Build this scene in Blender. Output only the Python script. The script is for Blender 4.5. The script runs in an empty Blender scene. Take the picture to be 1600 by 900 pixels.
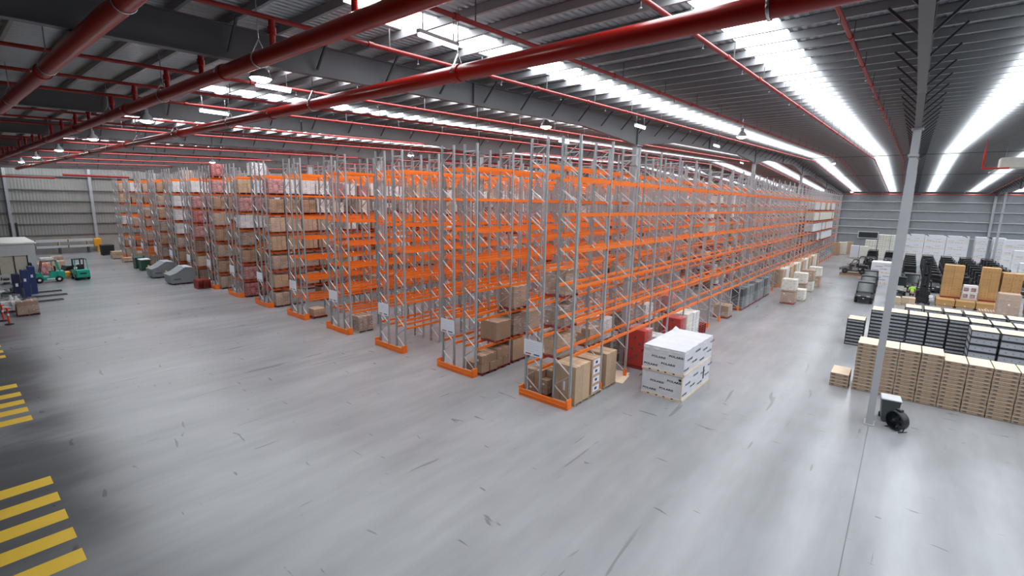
import bpy, bmesh, math, random
from mathutils import Vector, Matrix
random.seed(7)
C = bpy.context.scene.collection
PI = math.pi
H = 9.0                                   # camera height above the floor
ORD = ['lowest','second','third','fourth','fifth','sixth','seventh','eighth','ninth','tenth','eleventh','twelfth','thirteenth','fourteenth','fifteenth','sixteenth']
NTH = ['first','second','third','fourth','fifth','sixth','seventh','eighth','ninth','tenth','eleventh','twelfth','thirteenth','fourteenth','fifteenth','sixteenth','seventeenth','eighteenth','nineteenth','twentieth']

# ------------------------------------------------------------------ materials
def nodes(name):
    m = bpy.data.materials.new(name); m.use_nodes = True
    nt = m.node_tree; b = nt.nodes['Principled BSDF']
    return m, nt, b
def mat(name, col, rough=.6, metal=0., vary=.06, scale=6., bump=0., island=0., spec=.5, emit=None, es=1.):
    m, nt, b = nodes(name); N = nt.nodes; L = nt.links
    b.inputs['Roughness'].default_value = rough; b.inputs['Metallic'].default_value = metal
    b.inputs['Specular IOR Level'].default_value = spec
    tc = N.new('ShaderNodeTexCoord'); nz = N.new('ShaderNodeTexNoise'); nz.inputs['Scale'].default_value = scale; nz.inputs['Detail'].default_value = 4
    L.new(tc.outputs['Object'], nz.inputs['Vector'])
    mr = N.new('ShaderNodeMapRange'); mr.inputs['To Min'].default_value = 1-vary*2; mr.inputs['To Max'].default_value = 1+vary*2
    L.new(nz.outputs['Fac'], mr.inputs['Value'])
    val = mr.outputs['Result']
    if island:
        g = N.new('ShaderNodeNewGeometry'); r2 = N.new('ShaderNodeMapRange'); r2.inputs['To Min'].default_value = 1-island; r2.inputs['To Max'].default_value = 1+island
        L.new(g.outputs['Random Per Island'], r2.inputs['Value'])
        mu = N.new('ShaderNodeMath'); mu.operation = 'MULTIPLY'; L.new(val, mu.inputs[0]); L.new(r2.outputs['Result'], mu.inputs[1]); val = mu.outputs[0]
    hv = N.new('ShaderNodeHueSaturation'); hv.inputs['Color'].default_value = (*col, 1); L.new(val, hv.inputs['Value'])
    L.new(hv.outputs['Color'], b.inputs['Base Color'])
    if bump:
        bp = N.new('ShaderNodeBump'); bp.inputs['Strength'].default_value = bump; bp.inputs['Distance'].default_value = .02
        L.new(nz.outputs['Fac'], bp.inputs['Height']); L.new(bp.outputs['Normal'], b.inputs['Normal'])
    if emit:
        b.inputs['Emission Color'].default_value = (*emit, 1); b.inputs['Emission Strength'].default_value = es
    return m
def ribbed(name, col, axis, period, rough=.5, metal=0., depth=.02, strength=.8, lines=0.):
    """profiled sheet: sine ribs along one axis as bump"""
    m = mat(name, col, rough, metal, .05, .6); nt = m.node_tree; N = nt.nodes; L = nt.links; b = N['Principled BSDF']
    tc = N.new('ShaderNodeTexCoord'); sp = N.new('ShaderNodeSeparateXYZ'); L.new(tc.outputs['Object'], sp.inputs[0])
    a = N.new('ShaderNodeMath'); a.operation = 'MULTIPLY'; a.inputs[1].default_value = 2*PI/period; L.new(sp.outputs[axis], a.inputs[0])
    s = N.new('ShaderNodeMath'); s.operation = 'SINE'; L.new(a.outputs[0], s.inputs[0])
    bp = N.new('ShaderNodeBump'); bp.inputs['Strength'].default_value = strength; bp.inputs['Distance'].default_value = depth
    L.new(s.outputs[0], bp.inputs['Height']); L.new(bp.outputs['Normal'], b.inputs['Normal'])
    return m
M = {}
M['orange'] = mat('orange_paint', (.95,.20,.015), .40, 0, .04)
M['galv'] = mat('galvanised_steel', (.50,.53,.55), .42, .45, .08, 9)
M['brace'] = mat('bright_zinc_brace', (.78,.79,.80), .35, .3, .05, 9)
M['red'] = mat('red_pipe_paint', (.41,.013,.008), .28, 0, .05, 2)
M['redb'] = mat('red_branch_paint', (.33,.014,.010), .5, 0, .05, 2)
M['redbr'] = mat('red_brown_pallet_paint', (.30,.035,.025), .6, 0, .12, 9)
M['wood'] = mat('pine_wood', (.54,.41,.29), .7, 0, .15, 7, island=.12)
M['crateside'] = mat('brown_crate_side', (.37,.28,.20), .75, 0, .15, 7, island=.15)  # darker wood tone for the crate sides, below the paler lip
M['palewood'] = mat('pale_pine_sheet', (.80,.64,.48), .7, 0, .08, 4, island=.07)
M['steel'] = mat('grey_painted_steel', (.40,.41,.43), .5, 0, .04, 2)
M['rafter'] = mat('dark_grey_rafter_paint', (.13,.13,.137), .5, 0, .05, 1.5)
M['purlin'] = mat('purlin_steel', (.34,.35,.36), .45, .2, .06, 2)
M['fly'] = mat('dark_brace_steel', (.05,.05,.055), .5)
M['kraft'] = mat('brown_cardboard', (.40,.265,.175), .75, 0, .08, 5, island=.16)
M['kraft2'] = mat('tan_cardboard', (.53,.37,.24), .75, 0, .07, 5, island=.1)
M['kraft3'] = mat('golden_brown_cardboard', (.50,.29,.11), .7, 0, .06, 8, island=.1)
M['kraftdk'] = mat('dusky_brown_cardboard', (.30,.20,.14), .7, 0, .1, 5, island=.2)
M['tape'] = mat('packing_tape', (.70,.60,.45), .3)
M['white'] = mat('white_wrap_film', (.70,.71,.75), .45, 0, .03, 3, bump=.8)
M['whitep'] = mat('white_paper_sign', (.83,.84,.90), .6, 0, .02)
M['cream'] = mat('cream_carton', (.72,.70,.62), .7, 0, .05, 4, island=.06)
M['whitebox'] = mat('white_carton', (.72,.71,.72), .6, 0, .08, 6, island=.12)
M['pinkbox'] = mat('red_printed_carton', (.50,.17,.17), .6, 0, .35, 9, island=.4)
M['redcrate'] = mat('red_crate_side', (.48,.045,.035), .5, 0, .15, 4)
M['ink'] = mat('dark_blue_print', (.05,.06,.14), .6)
M['inkred'] = mat('red_print', (.55,.06,.06), .6)
M['black'] = mat('black_plastic', (.014,.014,.016), .38)
M['blackm'] = mat('matt_black', (.02,.021,.024), .6)
M['dgreen'] = mat('dark_green_plastic', (.02,.075,.045), .45)
M['teal'] = mat('teal_green_truck_paint', (.0,.36,.26), .35)
M['blue'] = mat('dark_blue_mast_paint', (.022,.045,.17), .35)
M['navy'] = mat('navy_mast_paint', (.012,.02,.07), .4)
M['rubber'] = mat('tyre_rubber', (.018,.018,.018), .8)
M['chrome'] = mat('bright_metal', (.7,.7,.72), .2, .9)
M['greybin'] = mat('grey_bin_paint', (.20,.215,.23), .5, 0, .1, 3)
M['dgrey'] = mat('dark_grey_plastic', (.07,.08,.085), .5)
M['greycase'] = mat('grey_crate_panel', (.36,.385,.42), .5, .1, .06, 4)
M['yellow'] = mat('yellow_line_paint', (1.0,.66,.06), .5, 0, .05, 3)
M['yelor'] = mat('orange_yellow_paint', (.90,.38,.02), .45)
M['cone'] = mat('fluorescent_red_plastic', (.95,.07,.02), .45)
M['hivis'] = mat('lime_shirt', (.42,.86,.09), .8)
M['skin'] = mat('skin', (.50,.30,.21), .6)
M['trouser'] = mat('navy_cloth', (.03,.035,.05), .9)
M['hair'] = mat('dark_hair', (.03,.02,.015), .8)
M['booth'] = mat('booth_panel', (.58,.60,.62), .5, 0, .02)
M['boothtop'] = mat('booth_roof', (.80,.79,.74), .6, 0, .03)
M['beige'] = mat('beige_heater_casing', (.55,.54,.48), .5)
M['cream_int'] = mat('cream_blind', (.60,.56,.46), .6)
M['olive'] = mat('olive_grey_body', (.25,.245,.22), .45)
M['brownred'] = mat('rust_red_crate', (.36,.10,.045), .6, 0, .1)
M['lamp'] = mat('lamp_glass', (1,1,1), .3, emit=(1,.97,.9), es=30)
M['tube'] = mat('fluorescent_tube', (1,1,1), .3, emit=(.9,.97,1), es=9)
M['sky'] = mat('skylight_sheet', (.9,.95,1), .3, emit=(.90,.955,1.0), es=11.0)
M['wallr'] = ribbed('ribbed_wall_sheet', (.25,.265,.28), 'X', .3, .55, 0, .012, .35)
M['walll'] = ribbed('ribbed_wall_sheet_left', (.30,.295,.28), 'Y', .35, .5, 0, .03)
M['roof'] = ribbed('ribbed_roof_underside', (.55,.58,.61), 'X', .19, .38, .15, .03, 1.0)
M['girt'] = mat('girt_steel', (.60,.62,.64), .5, .2)
M['girtd'] = mat('dark_girt_steel', (.13,.13,.13), .5)
M['concrete'] = mat('precast_concrete', (.36,.34,.31), .8, 0, .1, 1.2)
M['vent'] = mat('dark_vent', (.05,.055,.06), .6)
def wrapmat(name, tint=(1,1,1), fac=.22):
    m, nt, b = nodes(name); N = nt.nodes; L = nt.links
    b.inputs['Base Color'].default_value = (*tint,1); b.inputs['Roughness'].default_value = .18
    tr = N.new('ShaderNodeBsdfTransparent'); mx = N.new('ShaderNodeMixShader')
    tc = N.new('ShaderNodeTexCoord'); nz = N.new('ShaderNodeTexNoise'); nz.inputs['Scale'].default_value = 3; nz.inputs['Detail'].default_value = 5
    mp = N.new('ShaderNodeMapping'); mp.inputs['Scale'].default_value = (1,1,7); L.new(tc.outputs['Object'], mp.inputs[0]); L.new(mp.outputs[0], nz.inputs[0])
    rp = N.new('ShaderNodeValToRGB'); rp.color_ramp.elements[0].position = .5; rp.color_ramp.elements[0].color = (fac*.35,)*3+(1,); rp.color_ramp.elements[1].position = .72; rp.color_ramp.elements[1].color = (fac*2.6,)*3+(1,)
    L.new(nz.outputs['Fac'], rp.inputs[0]); L.new(rp.outputs[0], mx.inputs[0]); L.new(tr.outputs[0], mx.inputs[1]); L.new(b.outputs[0], mx.inputs[2])
    bp = N.new('ShaderNodeBump'); bp.inputs['Strength'].default_value = .6; L.new(nz.outputs['Fac'], bp.inputs['Height']); L.new(bp.outputs['Normal'], b.inputs['Normal'])
    L.new(mx.outputs[0], N['Material Output'].inputs[0]); return m
M['wrap'] = wrapmat('clear_stretch_wrap')
def glassmat():
    m, nt, b = nodes('tinted_glass'); b.inputs['Base Color'].default_value = (.012,.022,.022,1); b.inputs['Roughness'].default_value = .12; return m
M['glass'] = glassmat()
def floormat():
    m, nt, b = nodes('sealed_concrete_floor'); N = nt.nodes; L = nt.links
    tc = N.new('ShaderNodeTexCoord')
    def noise(scale, sc=(1,1,1), det=6, rot=0, dist=0):
        mp = N.new('ShaderNodeMapping'); mp.inputs['Scale'].default_value = sc; mp.inputs['Rotation'].default_value = (0,0,rot); L.new(tc.outputs['Object'], mp.inputs[0])
        n = N.new('ShaderNodeTexNoise'); n.inputs['Scale'].default_value = scale; n.inputs['Detail'].default_value = det; n.inputs['Distortion'].default_value = dist
        L.new(mp.outputs[0], n.inputs[0]); return n.outputs['Fac']
    def mr(x, a, b_, c, d):
        r = N.new('ShaderNodeMapRange'); r.interpolation_type = 'SMOOTHSTEP'; r.inputs[1].default_value = a; r.inputs[2].default_value = b_; r.inputs[3].default_value = c; r.inputs[4].default_value = d; L.new(x, r.inputs[0]); return r.outputs[0]
    def mul(a, b_):
        x = N.new('ShaderNodeMath'); x.operation = 'MULTIPLY'; L.new(a, x.inputs[0]); L.new(b_, x.inputs[1]); return x.outputs[0]
    v = mr(noise(.16, (1,.6,1), 5, .1, 0), .1, .9, .70, 1.25)
    v = mul(v, mr(noise(.9, (1,.14,1), 6, .12, 0), .2, .8, 1.10, .90))
    v = mul(v, mr(noise(2.6, (1,.2,1), 8, -.3), .2, .8, 1.05, .95))
    # dim light by the yellow stripes painted into the colour, broken up as tyre-worn patches
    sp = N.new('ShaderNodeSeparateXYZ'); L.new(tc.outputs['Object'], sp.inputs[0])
    dim_band = mr(sp.outputs['Y'], 1.2, 4.6, 1, 0); worn_shade = mr(noise(.23, (1,.6,1), 5, .3, 0), .33, .58, 0, 1)
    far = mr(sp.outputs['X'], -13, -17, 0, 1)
    dim_mask = mul(mul(dim_band, worn_shade), far); v = mul(v, mr(dim_mask, 0, 1, 1, .50))
    # small dark scuffs and tyre marks, sparse
    sc = mr(noise(1.5, (.5,2.2,1), 2, .9, .5), .695, .735, 1, .60)
    v = mul(v, sc)
    v = mul(v, mr(noise(.8, (3.2,.30,1), 2, .75, .6), .705, .735, 1, .70))
    wv = N.new('ShaderNodeTexVoronoi'); wv.feature = 'DISTANCE_TO_EDGE'; wv.inputs['Scale'].default_value = .10; L.new(tc.outputs['Object'], wv.inputs[0])
    hv = N.new('ShaderNodeHueSaturation'); hv.inputs['Color'].default_value = (.30,.305,.318,1); L.new(v, hv.inputs['Value'])
    L.new(hv.outputs[0], b.inputs['Base Color'])
    b.inputs['Roughness'].default_value = .25
    b.inputs['Specular IOR Level'].default_value = .5
    return m
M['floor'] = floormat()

# ------------------------------------------------------------------ mesh builder
class B:
    def __init__(s): s.v = []; s.f = []; s.m = []; s.mats = []; s.sm = []
    def mi(s, m):
        m = M[m] if isinstance(m, str) else m
        if m not in s.mats: s.mats.append(m)
        return s.mats.index(m)
    def add(s, vs, fs, m, smooth=False):
        o = len(s.v); s.v += [tuple(v) for v in vs]; i = s.mi(m)
        for f in fs: s.f.append([a+o for a in f]); s.m.append(i); s.sm.append(smooth)
        return s
    def box(s, x0, y0, z0, x1, y1, z1, m, skip=''):
        v = [(x0,y0,z0),(x1,y0,z0),(x1,y1,z0),(x0,y1,z0),(x0,y0,z1),(x1,y0,z1),(x1,y1,z1),(x0,y1,z1)]
        f = {'b':(0,3,2,1),'t':(4,5,6,7),'f':(0,1,5,4),'r':(1,2,6,5),'k':(2,3,7,6),'l':(3,0,4,7)}
        return s.add(v, [f[k] for k in f if k not in skip], m)
    def cbox(s, x0, y0, z0, x1, y1, z1, m, c=.02):
        """box with chamfered edges"""
        vs = []; 
        cx, cy, cz = (x0+x1)/2, (y0+y1)/2, (z0+z1)/2; hx, hy, hz = (x1-x0)/2, (y1-y0)/2, (z1-z0)/2
        c = min(c, hx*.9, hy*.9, hz*.9)
        idx = {}
        for sx in (-1,1):
            for sy in (-1,1):
                for sz in (-1,1):
                    for a in range(3):
                        p = [cx+sx*(hx-(0 if a==0 else c)), cy+sy*(hy-(0 if a==1 else c)), cz+sz*(hz-(0 if a==2 else c))]
                        idx[(sx,sy,sz,a)] = len(vs); vs.append(p)
        fs = []
        for a in range(3):
            for sg in (-1,1):
                o = [i for i in range(3) if i != a]
                q = []
                for (p, r) in ((-1,-1),(1,-1),(1,1),(-1,1)):
                    k = [0,0,0]; k[a] = sg; k[o[0]] = p; k[o[1]] = r; q.append(idx[(*k, a)])
                if (sg > 0) == (a == 1): q = q[::-1]
                fs.append(q)
        for a in range(3):
            o = [i for i in range(3) if i != a]
            for p in (-1,1):
                for r in (-1,1):
                    q = []
                    for (e, w) in ((-1,o[0]),(1,o[0]),(1,o[1]),(-1,o[1])):
                        k = [0,0,0]; k[a] = e; k[o[0]] = p; k[o[1]] = r; q.append(idx[(*k, w)])
                    n = (Vector(vs[q[1]])-Vector(vs[q[0]])).cross(Vector(vs[q[2]])-Vector(vs[q[1]]))
                    d = [0,0,0]; d[o[0]] = p; d[o[1]] = r
                    if n.dot(Vector(d)) < 0: q = q[::-1]
                    fs.append(q)
        for sx in (-1,1):
            for sy in (-1,1):
                for sz in (-1,1):
                    q = [idx[(sx,sy,sz,a)] for a in range(3)]
                    if sx*sy*sz < 0: q = q[::-1]
                    fs.append(q)
        return s.add(vs, fs, m)
    def bar(s, p0, p1, w, h, m, up=(0,0,1)):
        p0 = Vector(p0); p1 = Vector(p1); d = (p1-p0).normalized(); up = Vector(up)
        if abs(d.dot(up)) > .98: up = Vector((0,1,0))
        a = d.cross(up).normalized()*w/2; b = a.cross(d).normalized()*h/2
        vs = [p0-a-b, p0+a-b, p0+a+b, p0-a+b, p1-a-b, p1+a-b, p1+a+b, p1-a+b]
        return s.add(vs, [(0,1,2,3),(4,7,6,5),(0,4,5,1),(1,5,6,2),(2,6,7,3),(3,7,4,0)], m)
    def cyl(s, p0, p1, r0, r1=None, n=12, m='steel', caps=True):
        r1 = r0 if r1 is None else r1
        p0 = Vector(p0); p1 = Vector(p1); d = (p1-p0).normalized(); t = Vector((0,0,1)) if abs(d.z) < .9 else Vector((1,0,0))
        a = d.cross(t).normalized(); b = a.cross(d)
        vs = []
        for p, r in ((p0,r0),(p1,r1)):
            for i in range(n): th = 2*PI*i/n; vs.append(p+a*r*math.cos(th)+b*r*math.sin(th))
        s.add(vs, [(i, i+n, (i+1)%n+n, (i+1)%n) for i in range(n)], m, True)
        if caps:
            s.add(vs[:n], [list(range(n))], m); s.add(vs[n:], [list(range(n))[::-1]], m)
        return s
    def tube(s, pts, r, m, n=8):
        for a, b in zip(pts, pts[1:]): s.cyl(a, b, r, r, n, m)
        for p in pts[1:-1]: s.ball(p, r*1.02, m, 6, 4)
        return s
    def ball(s, c, r, m, nu=12, nv=8, sc=(1,1,1)):
        vs = []; fs = []
        for j in range(nv+1):
            ph = PI*j/nv
            for i in range(nu):
                th = 2*PI*i/nu; vs.append((c[0]+r*sc[0]*math.sin(ph)*math.cos(th), c[1]+r*sc[1]*math.sin(ph)*math.sin(th), c[2]+r*sc[2]*math.cos(ph)))
        for j in range(nv):
            for i in range(nu): fs.append((j*nu+i, (j+1)*nu+i, (j+1)*nu+(i+1)%nu, j*nu+(i+1)%nu))
        return s.add(vs, fs, m, True)
    def lathe(s, c, prof, m, n=20, axis='z'):
        vs = []; fs = []
        for (r, z) in prof:
            for i in range(n):
                th = 2*PI*i/n; x, y = r*math.cos(th), r*math.sin(th)
                p = (x, y, z) if axis == 'z' else ((z, x, y) if axis == 'x' else (x, z, y))
                vs.append((c[0]+p[0], c[1]+p[1], c[2]+p[2]))
        for j in range(len(prof)-1):
            for i in range(n): fs.append((j*n+i, j*n+(i+1)%n, (j+1)*n+(i+1)%n, (j+1)*n+i))
        return s.add(vs, fs, m, True)
    def prism(s, poly, a0, a1, axis, m):
        """poly: 2-D outline; extruded along axis"""
        n = len(poly)
        def P(p, a): return {'x':(a,p[0],p[1]),'y':(p[0],a,p[1]),'z':(p[0],p[1],a)}[axis]
        vs = [P(p,a0) for p in poly]+[P(p,a1) for p in poly]
        return s.add(vs, [list(range(n))[::-1], list(range(n,2*n))]+[(i,(i+1)%n,(i+1)%n+n,i+n) for i in range(n)], m)
    def mesh(s, name, recalc=False):
        me = bpy.data.meshes.new(name); me.from_pydata(s.v, [], s.f)
        for m in s.mats: me.materials.append(m)
        me.polygons.foreach_set('material_index', s.m); me.polygons.foreach_set('use_smooth', s.sm)
        if recalc:
            bm = bmesh.new(); bm.from_mesh(me); bmesh.ops.recalc_face_normals(bm, faces=bm.faces); bm.to_mesh(me); bm.free()
        me.update(); return me

def ob(name, data, parent=None, loc=(0,0,0), rz=0, label=None, cat=None, group=None, kind=None):
    if isinstance(data, B): data = data.mesh(name, True)
    o = bpy.data.objects.new(name, data); C.objects.link(o)
    o.location = loc; o.rotation_euler = (0,0,rz)
    if parent: o.parent = parent
    return tag(o, label, cat, group, kind)
def tag(o, label=None, cat=None, group=None, kind=None):
    if label: o['label'] = label
    if cat: o['category'] = cat
    if group: o['group'] = group
    if kind: o['kind'] = kind
    return o
def struct(name, data, loc=(0,0,0), label=None): return ob(name, data, None, loc, 0, label, None, None, 'structure')
def copy_tree(o, parent=None, loc=None, rz=None, label=None, group=None):
    c = o.copy(); C.objects.link(c); c.parent = parent
    if loc is not None: c.location = loc
    if rz is not None: c.rotation_euler = (0,0,rz)
    if label: c['label'] = label
    if group: c['group'] = group
    for ch in list(o.children): copy_tree(ch, c)
    return c

# ------------------------------------------------------------------ camera
f_px, yaw, pitch, roll = 744.9, -.688034425, .179942299, .0212992891
ca, sa, cb, sb, cc, sc_ = math.cos(yaw), math.sin(yaw), math.cos(pitch), math.sin(pitch), math.cos(roll), math.sin(roll)
f0 = Vector((sa,ca,0)); r0 = Vector((ca,-sa,0)); u0 = Vector((0,0,1))
fw = f0*cb-u0*sb; up_ = u0*cb+f0*sb
rr = r0*cc+up_*sc_; uu = up_*cc-r0*sc_
cam = bpy.data.cameras.new('camera'); cam.sensor_width = 36; cam.sensor_fit = 'HORIZONTAL'; cam.lens = f_px/1600*36; cam.clip_end = 600; cam.clip_start = .1
co = bpy.data.objects.new('camera', cam); C.objects.link(co)
co.matrix_world = Matrix(((rr.x,uu.x,-fw.x,0),(rr.y,uu.y,-fw.y,0),(rr.z,uu.z,-fw.z,H),(0,0,0,1)))
bpy.context.scene.camera = co

# ------------------------------------------------------------------ building
XL, XR, YF, YB = -97.5, 46.0, -12.0, 122.5
RX0, RP = -.23, 11.52                      # rafter line and spacing
YR = 66.0                                  # ridge
YS0 = 6.7                                  # where the roof lights start
def roofz(y): return 12.65+.034*y if y <= YR else 12.65+.034*YR-.041*(y-YR)
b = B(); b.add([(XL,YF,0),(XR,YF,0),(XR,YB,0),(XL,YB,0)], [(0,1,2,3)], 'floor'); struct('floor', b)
strips = [2.35-5.76*k for k in range(-7, 18)]
strips = sorted(x for x in strips if XL+1 < x < XR-1)
SW = .60
b = B()
edges = [XL]
for x in strips: edges += [x-SW, x+SW]
edges.append(XR)
YE = YB-.9
for i in range(0, len(edges), 2):
    x0, x1 = edges[i], edges[i+1]
    for (ya, yb) in ((YS0,YR),(YR,YE)):
        b.add([(x0,ya,roofz(ya)),(x1,ya,roofz(ya)),(x1,yb,roofz(yb)),(x0,yb,roofz(yb))], [(0,3,2,1)], 'roof')
for (ya, yb) in ((YF,YS0),(YE,YB)):
    b.add([(XL,ya,roofz(ya)),(XR,ya,roofz(ya)),(XR,yb,roofz(yb)),(XL,yb,roofz(yb))], [(0,3,2,1)], 'roof')
struct('ceiling', b, label='grey ribbed metal roof underside')
for i, x in enumerate(strips):
    b = B()
    for (ya, yb) in ((YS0,YR),(YR,YE)):
        b.add([(x-SW,ya,roofz(ya)+.01),(x+SW,ya,roofz(ya)+.01),(x+SW,yb,roofz(yb)+.01),(x-SW,yb,roofz(yb)+.01)], [(0,3,2,1)], 'sky')
    struct('window_%d' % (i+1), b, label='long translucent roof light strip')
# walls
b = B(); b.box(XL-.2,YB,0,XR+.2,YB+.2,13.6,'wallr'); struct('wall_back', b)
b = B(); b.box(XL-.2,YF,2.65,XL,YB,15.2,'walll'); b.box(XL-.2,YF,0,XL+.05,YB,2.65,'concrete'); struct('wall_left', b)
b = B(); b.box(XR,YF,0,XR+.2,YB,15.2,'walll'); struct('wall_right', b)
b = B(); b.box(XL-.2,YF-.2,0,XR+.2,YF,12.7,'girtd'); struct('wall_front', b)
n = 0
for z in (3.9,5.35,6.95,8.75,10.5,12.0):
    n += 1; b = B(); b.box(XL,YB-.2,z-.06,XR,YB,z+.06,'girt'); struct('trim_%d' % n, b, label='pale horizontal wall girt')
for z in (2.65,4.3,5.9,7.6,9.2,11.2):
    n += 1; b = B(); b.box(XL,YF,z-.07,XL+.2,YB-.2,z+.07,'girtd'); struct('trim_%d' % n, b, label='dark horizontal girt on the left wall')
for y in (7.2,16.2,24.4,36,49):            # columns on the left wall
    n += 1; b = B(); b.box(XL+.05,y-.17,0,XL+.5,y+.17,roofz(y)-.3,'steel'); struct('trim_%d' % n, b, label='steel wall column on the left wall')
for i in range(-9,5):
    x = RX0+RP*i; n += 1; b = B(); b.box(x-.17,YB-.6,0,x+.17,YB-.2,roofz(YB)-.3,'steel'); struct('trim_%d' % n, b, label='steel wall column on the back wall')
b = B(); b.box(-8.0,YB-.28,3.05,-4.55,YB-.21,4.45,'girt'); b.box(-7.85,YB-.33,3.2,-4.7,YB-.27,4.3,'vent')
for k in range(9): b.box(-7.85,YB-.37,3.24+k*.12,-4.7,YB-.32,3.27+k*.12,'blackm')
ob('vent', b, None, (0,0,0), 0, 'wide dark louvred vent low on the far end wall', 'vent')
# rafters
def rafter_mesh():
    b = B()
    ys = [YF, YF+4, 18.9, 22.4, 24.4, 26.4, 29.9, 43.5, 47, 49, 51, 54.5, YR, 68.1, 71.5, 73.5, 75.5, 79, 92, 95.5, 97.6, 99.6, 103, YB-.2]
    hn = {22.4:.28, 24.4:.5, 26.4:.28, 47:.28, 49:.5, 51:.28, 71.5:.28, 73.5:.5, 75.5:.28, 95.5:.28, 97.6:.5, 99.6:.28}
    top = [(y, roofz(y)-.24) for y in ys]; bot = [(y, roofz(y)-.92-hn.get(y,0)) for y in ys]
    for (a, c), (a2, c2) in zip(zip(top,bot), zip(top[1:],bot[1:])):
        b.prism([a, a2, c2, c], -.012, .012, 'x', 'rafter')
        b.bar((0,a[0],a[1]),(0,a2[0],a2[1]),.20,.02,'rafter'); b.bar((0,c[0],c[1]),(0,c2[0],c2[1]),.20,.025,'rafter')
    for y in (24.4, 49, 73.5, 97.6, 12, 36, 61, 85):
        b.box(-.10,y-.01,roofz(y)-.92-hn.get(y,0),.10,y+.01,roofz(y)-.24,'rafter')
    return b.mesh('rafter', True)
rm = rafter_mesh()
b = B(); y = YF+.5
while y < YB-1:
    z = roofz(y)
    for s in (-1,1): b.bar((s*.08,y,z-.80),(s*.64,y,z-.20),.045,.045,'fly')
    y += 2.0
fm = b.mesh('fly_brace', True)
raft = []
for i in range(-8, 4):
    o = struct('rafter', rm, (RX0+RP*i,0,0), 'long grey roof rafter with dark fly braces')
    ob('fly_brace', fm, o)
# purlins
b = B(); b.box(XL,-.035,-.20,XR,.035,-.188,'purlin'); b.box(XL,-.006,-.188,XR,.006,-.012,'purlin'); b.box(XL,-.006,-.02,XR,.06,-.012,'purlin')
pm = b.mesh('purlin', True); y = YF+.6
while y < YB-.5:
    struct('purlin', pm, (0,y,roofz(y)), 'light steel purlin crossing under the roof sheets'); y += 1.0
for y in (YR, 87.5):
    b = B(); b.box(XL,-.12,-.30,XR,.12,-.24,'rafter'); struct('purlin', b, (0,y,roofz(y)), 'dark tie member crossing under the roof')
# columns
def col_mesh(h):
    b = B(); w = .125
    b.box(-w,-w,0,w,-w+.02,h,'steel'); b.box(-w,.40,0,w,.42,h,'steel'); b.box(-.055,-w+.02,0,.055,.40,h,'steel')
    b.box(-.17,-.17,h-1.05,.17,.46,h-.97,'steel'); b.box(-.19,-.19,h-.03,.19,.48,h,'steel'); b.box(-.19,-.19,0,.19,.48,.03,'steel')
    return b.mesh('column', True)
for yc in (24.4, 49.0, 73.5, 97.6):
    h = roofz(yc)-.92-.5; cm = col_mesh(h)
    for i in range(-8, 1):
        x = RX0+RP*i
        struct('column', cm, (x,yc,0), 'grey steel roof column')
struct('column', col_mesh(roofz(110)-.95), (RX0+RP,110.4,0), 'grey steel roof column by the white crates')
# floor joint and yellow lines
b = B(); b.box(RX0-.012,YF,0,RX0+.012,24.2,.004,'girtd'); struct('trim_60', b, label='floor joint running to the column')
k = 0
for gi, (xs, y1) in enumerate((((-20.23,-18.95,-17.71,-16.53,-15.31), 1.43), ((-31.65,-30.19,-28.95,-27.81,-26.62), 1.62), ((-41.9,-40.6,-39.1,-37.8), 1.70))):
    for x in xs:
        b = B(); b.box(x,-5.0,.0,x+.62,y1,.004,'yellow'); k += 1
        struct('floor_marking', b, (0,0,0), 'painted yellow floor stripe')
# ------------------------------------------------------------------ fire-sprinkler pipes
def main_pipe(p0, p1, r, label, hang, joints, risers=()):
    p0 = Vector(p0); p1 = Vector(p1); L = (p1-p0).length
    b = B(); b.cyl(p0, p1, r, r, 24, 'red')
    o = ob('sprinkler_main_pipe', b, None, (0,0,0), 0, label, 'pipe')
    for t in joints:
        c = p0.lerp(p1, t/L); d = (p1-p0).normalized()
        j = B(); j.cyl(c-d*.07, c+d*.07, r*1.16, r*1.16, 24, 'red'); j.box(c.x-.05,c.y-r*1.35,c.z-.03,c.x+.05,c.y-r*1.1,c.z+.03,'chrome'); j.box(c.x-.05,c.y+r*1.1,c.z-.03,c.x+.05,c.y+r*1.35,c.z+.03,'chrome')
        ob('pipe_coupling', j, o)
    for t in hang:
        c = p0.lerp(p1, t/L); h = B(); zr = roofz(c.y)-.1
        h.lathe((c.x,c.y,c.z), [(r*1.05,-.02),(r*1.12,-.02),(r*1.12,.02),(r*1.05,.02)], 'chrome', 20, 'x')
        h.bar((c.x,c.y-r,c.z+r*.4),(c.x,c.y,c.z+r*2.4),.03,.02,'chrome'); h.bar((c.x,c.y+r,c.z+r*.4),(c.x,c.y,c.z+r*2.4),.03,.02,'chrome')
        h.cyl((c.x,c.y,c.z+r*2.3),(c.x,c.y,zr),.012,.012,6,'chrome'); ob('pipe_hanger', h, o)
    for (t, top) in risers:
        c = p0.lerp(p1, t/L); h = B(); h.cyl((c.x,c.y,c.z+r*.8),(c.x,c.y,top),.055,.055,12,'red'); h.cyl((c.x,c.y,top-.25),(c.x,c.y,top-.12),.075,.075,12,'red'); ob('riser', h, o)
    return o
br_x = []
for i in range(-8, 2):
    for d in (-1.2, -3.6, -6.55, -9.2): br_x.append(RX0+RP*i+d)
br_x += [.8, 3.5, 6.2, 9.0, 12.3, 15.2, 18.0]
br_x = sorted(set(round(x,2) for x in br_x if XL+2 < x < 24), reverse=True)
br_x = [x for i, x in enumerate(br_x) if i == 0 or br_x[i-1]-x > 1.5]
P1a, P1b = (30,7.45,11.6), (-78,6.9,11.45)
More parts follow.
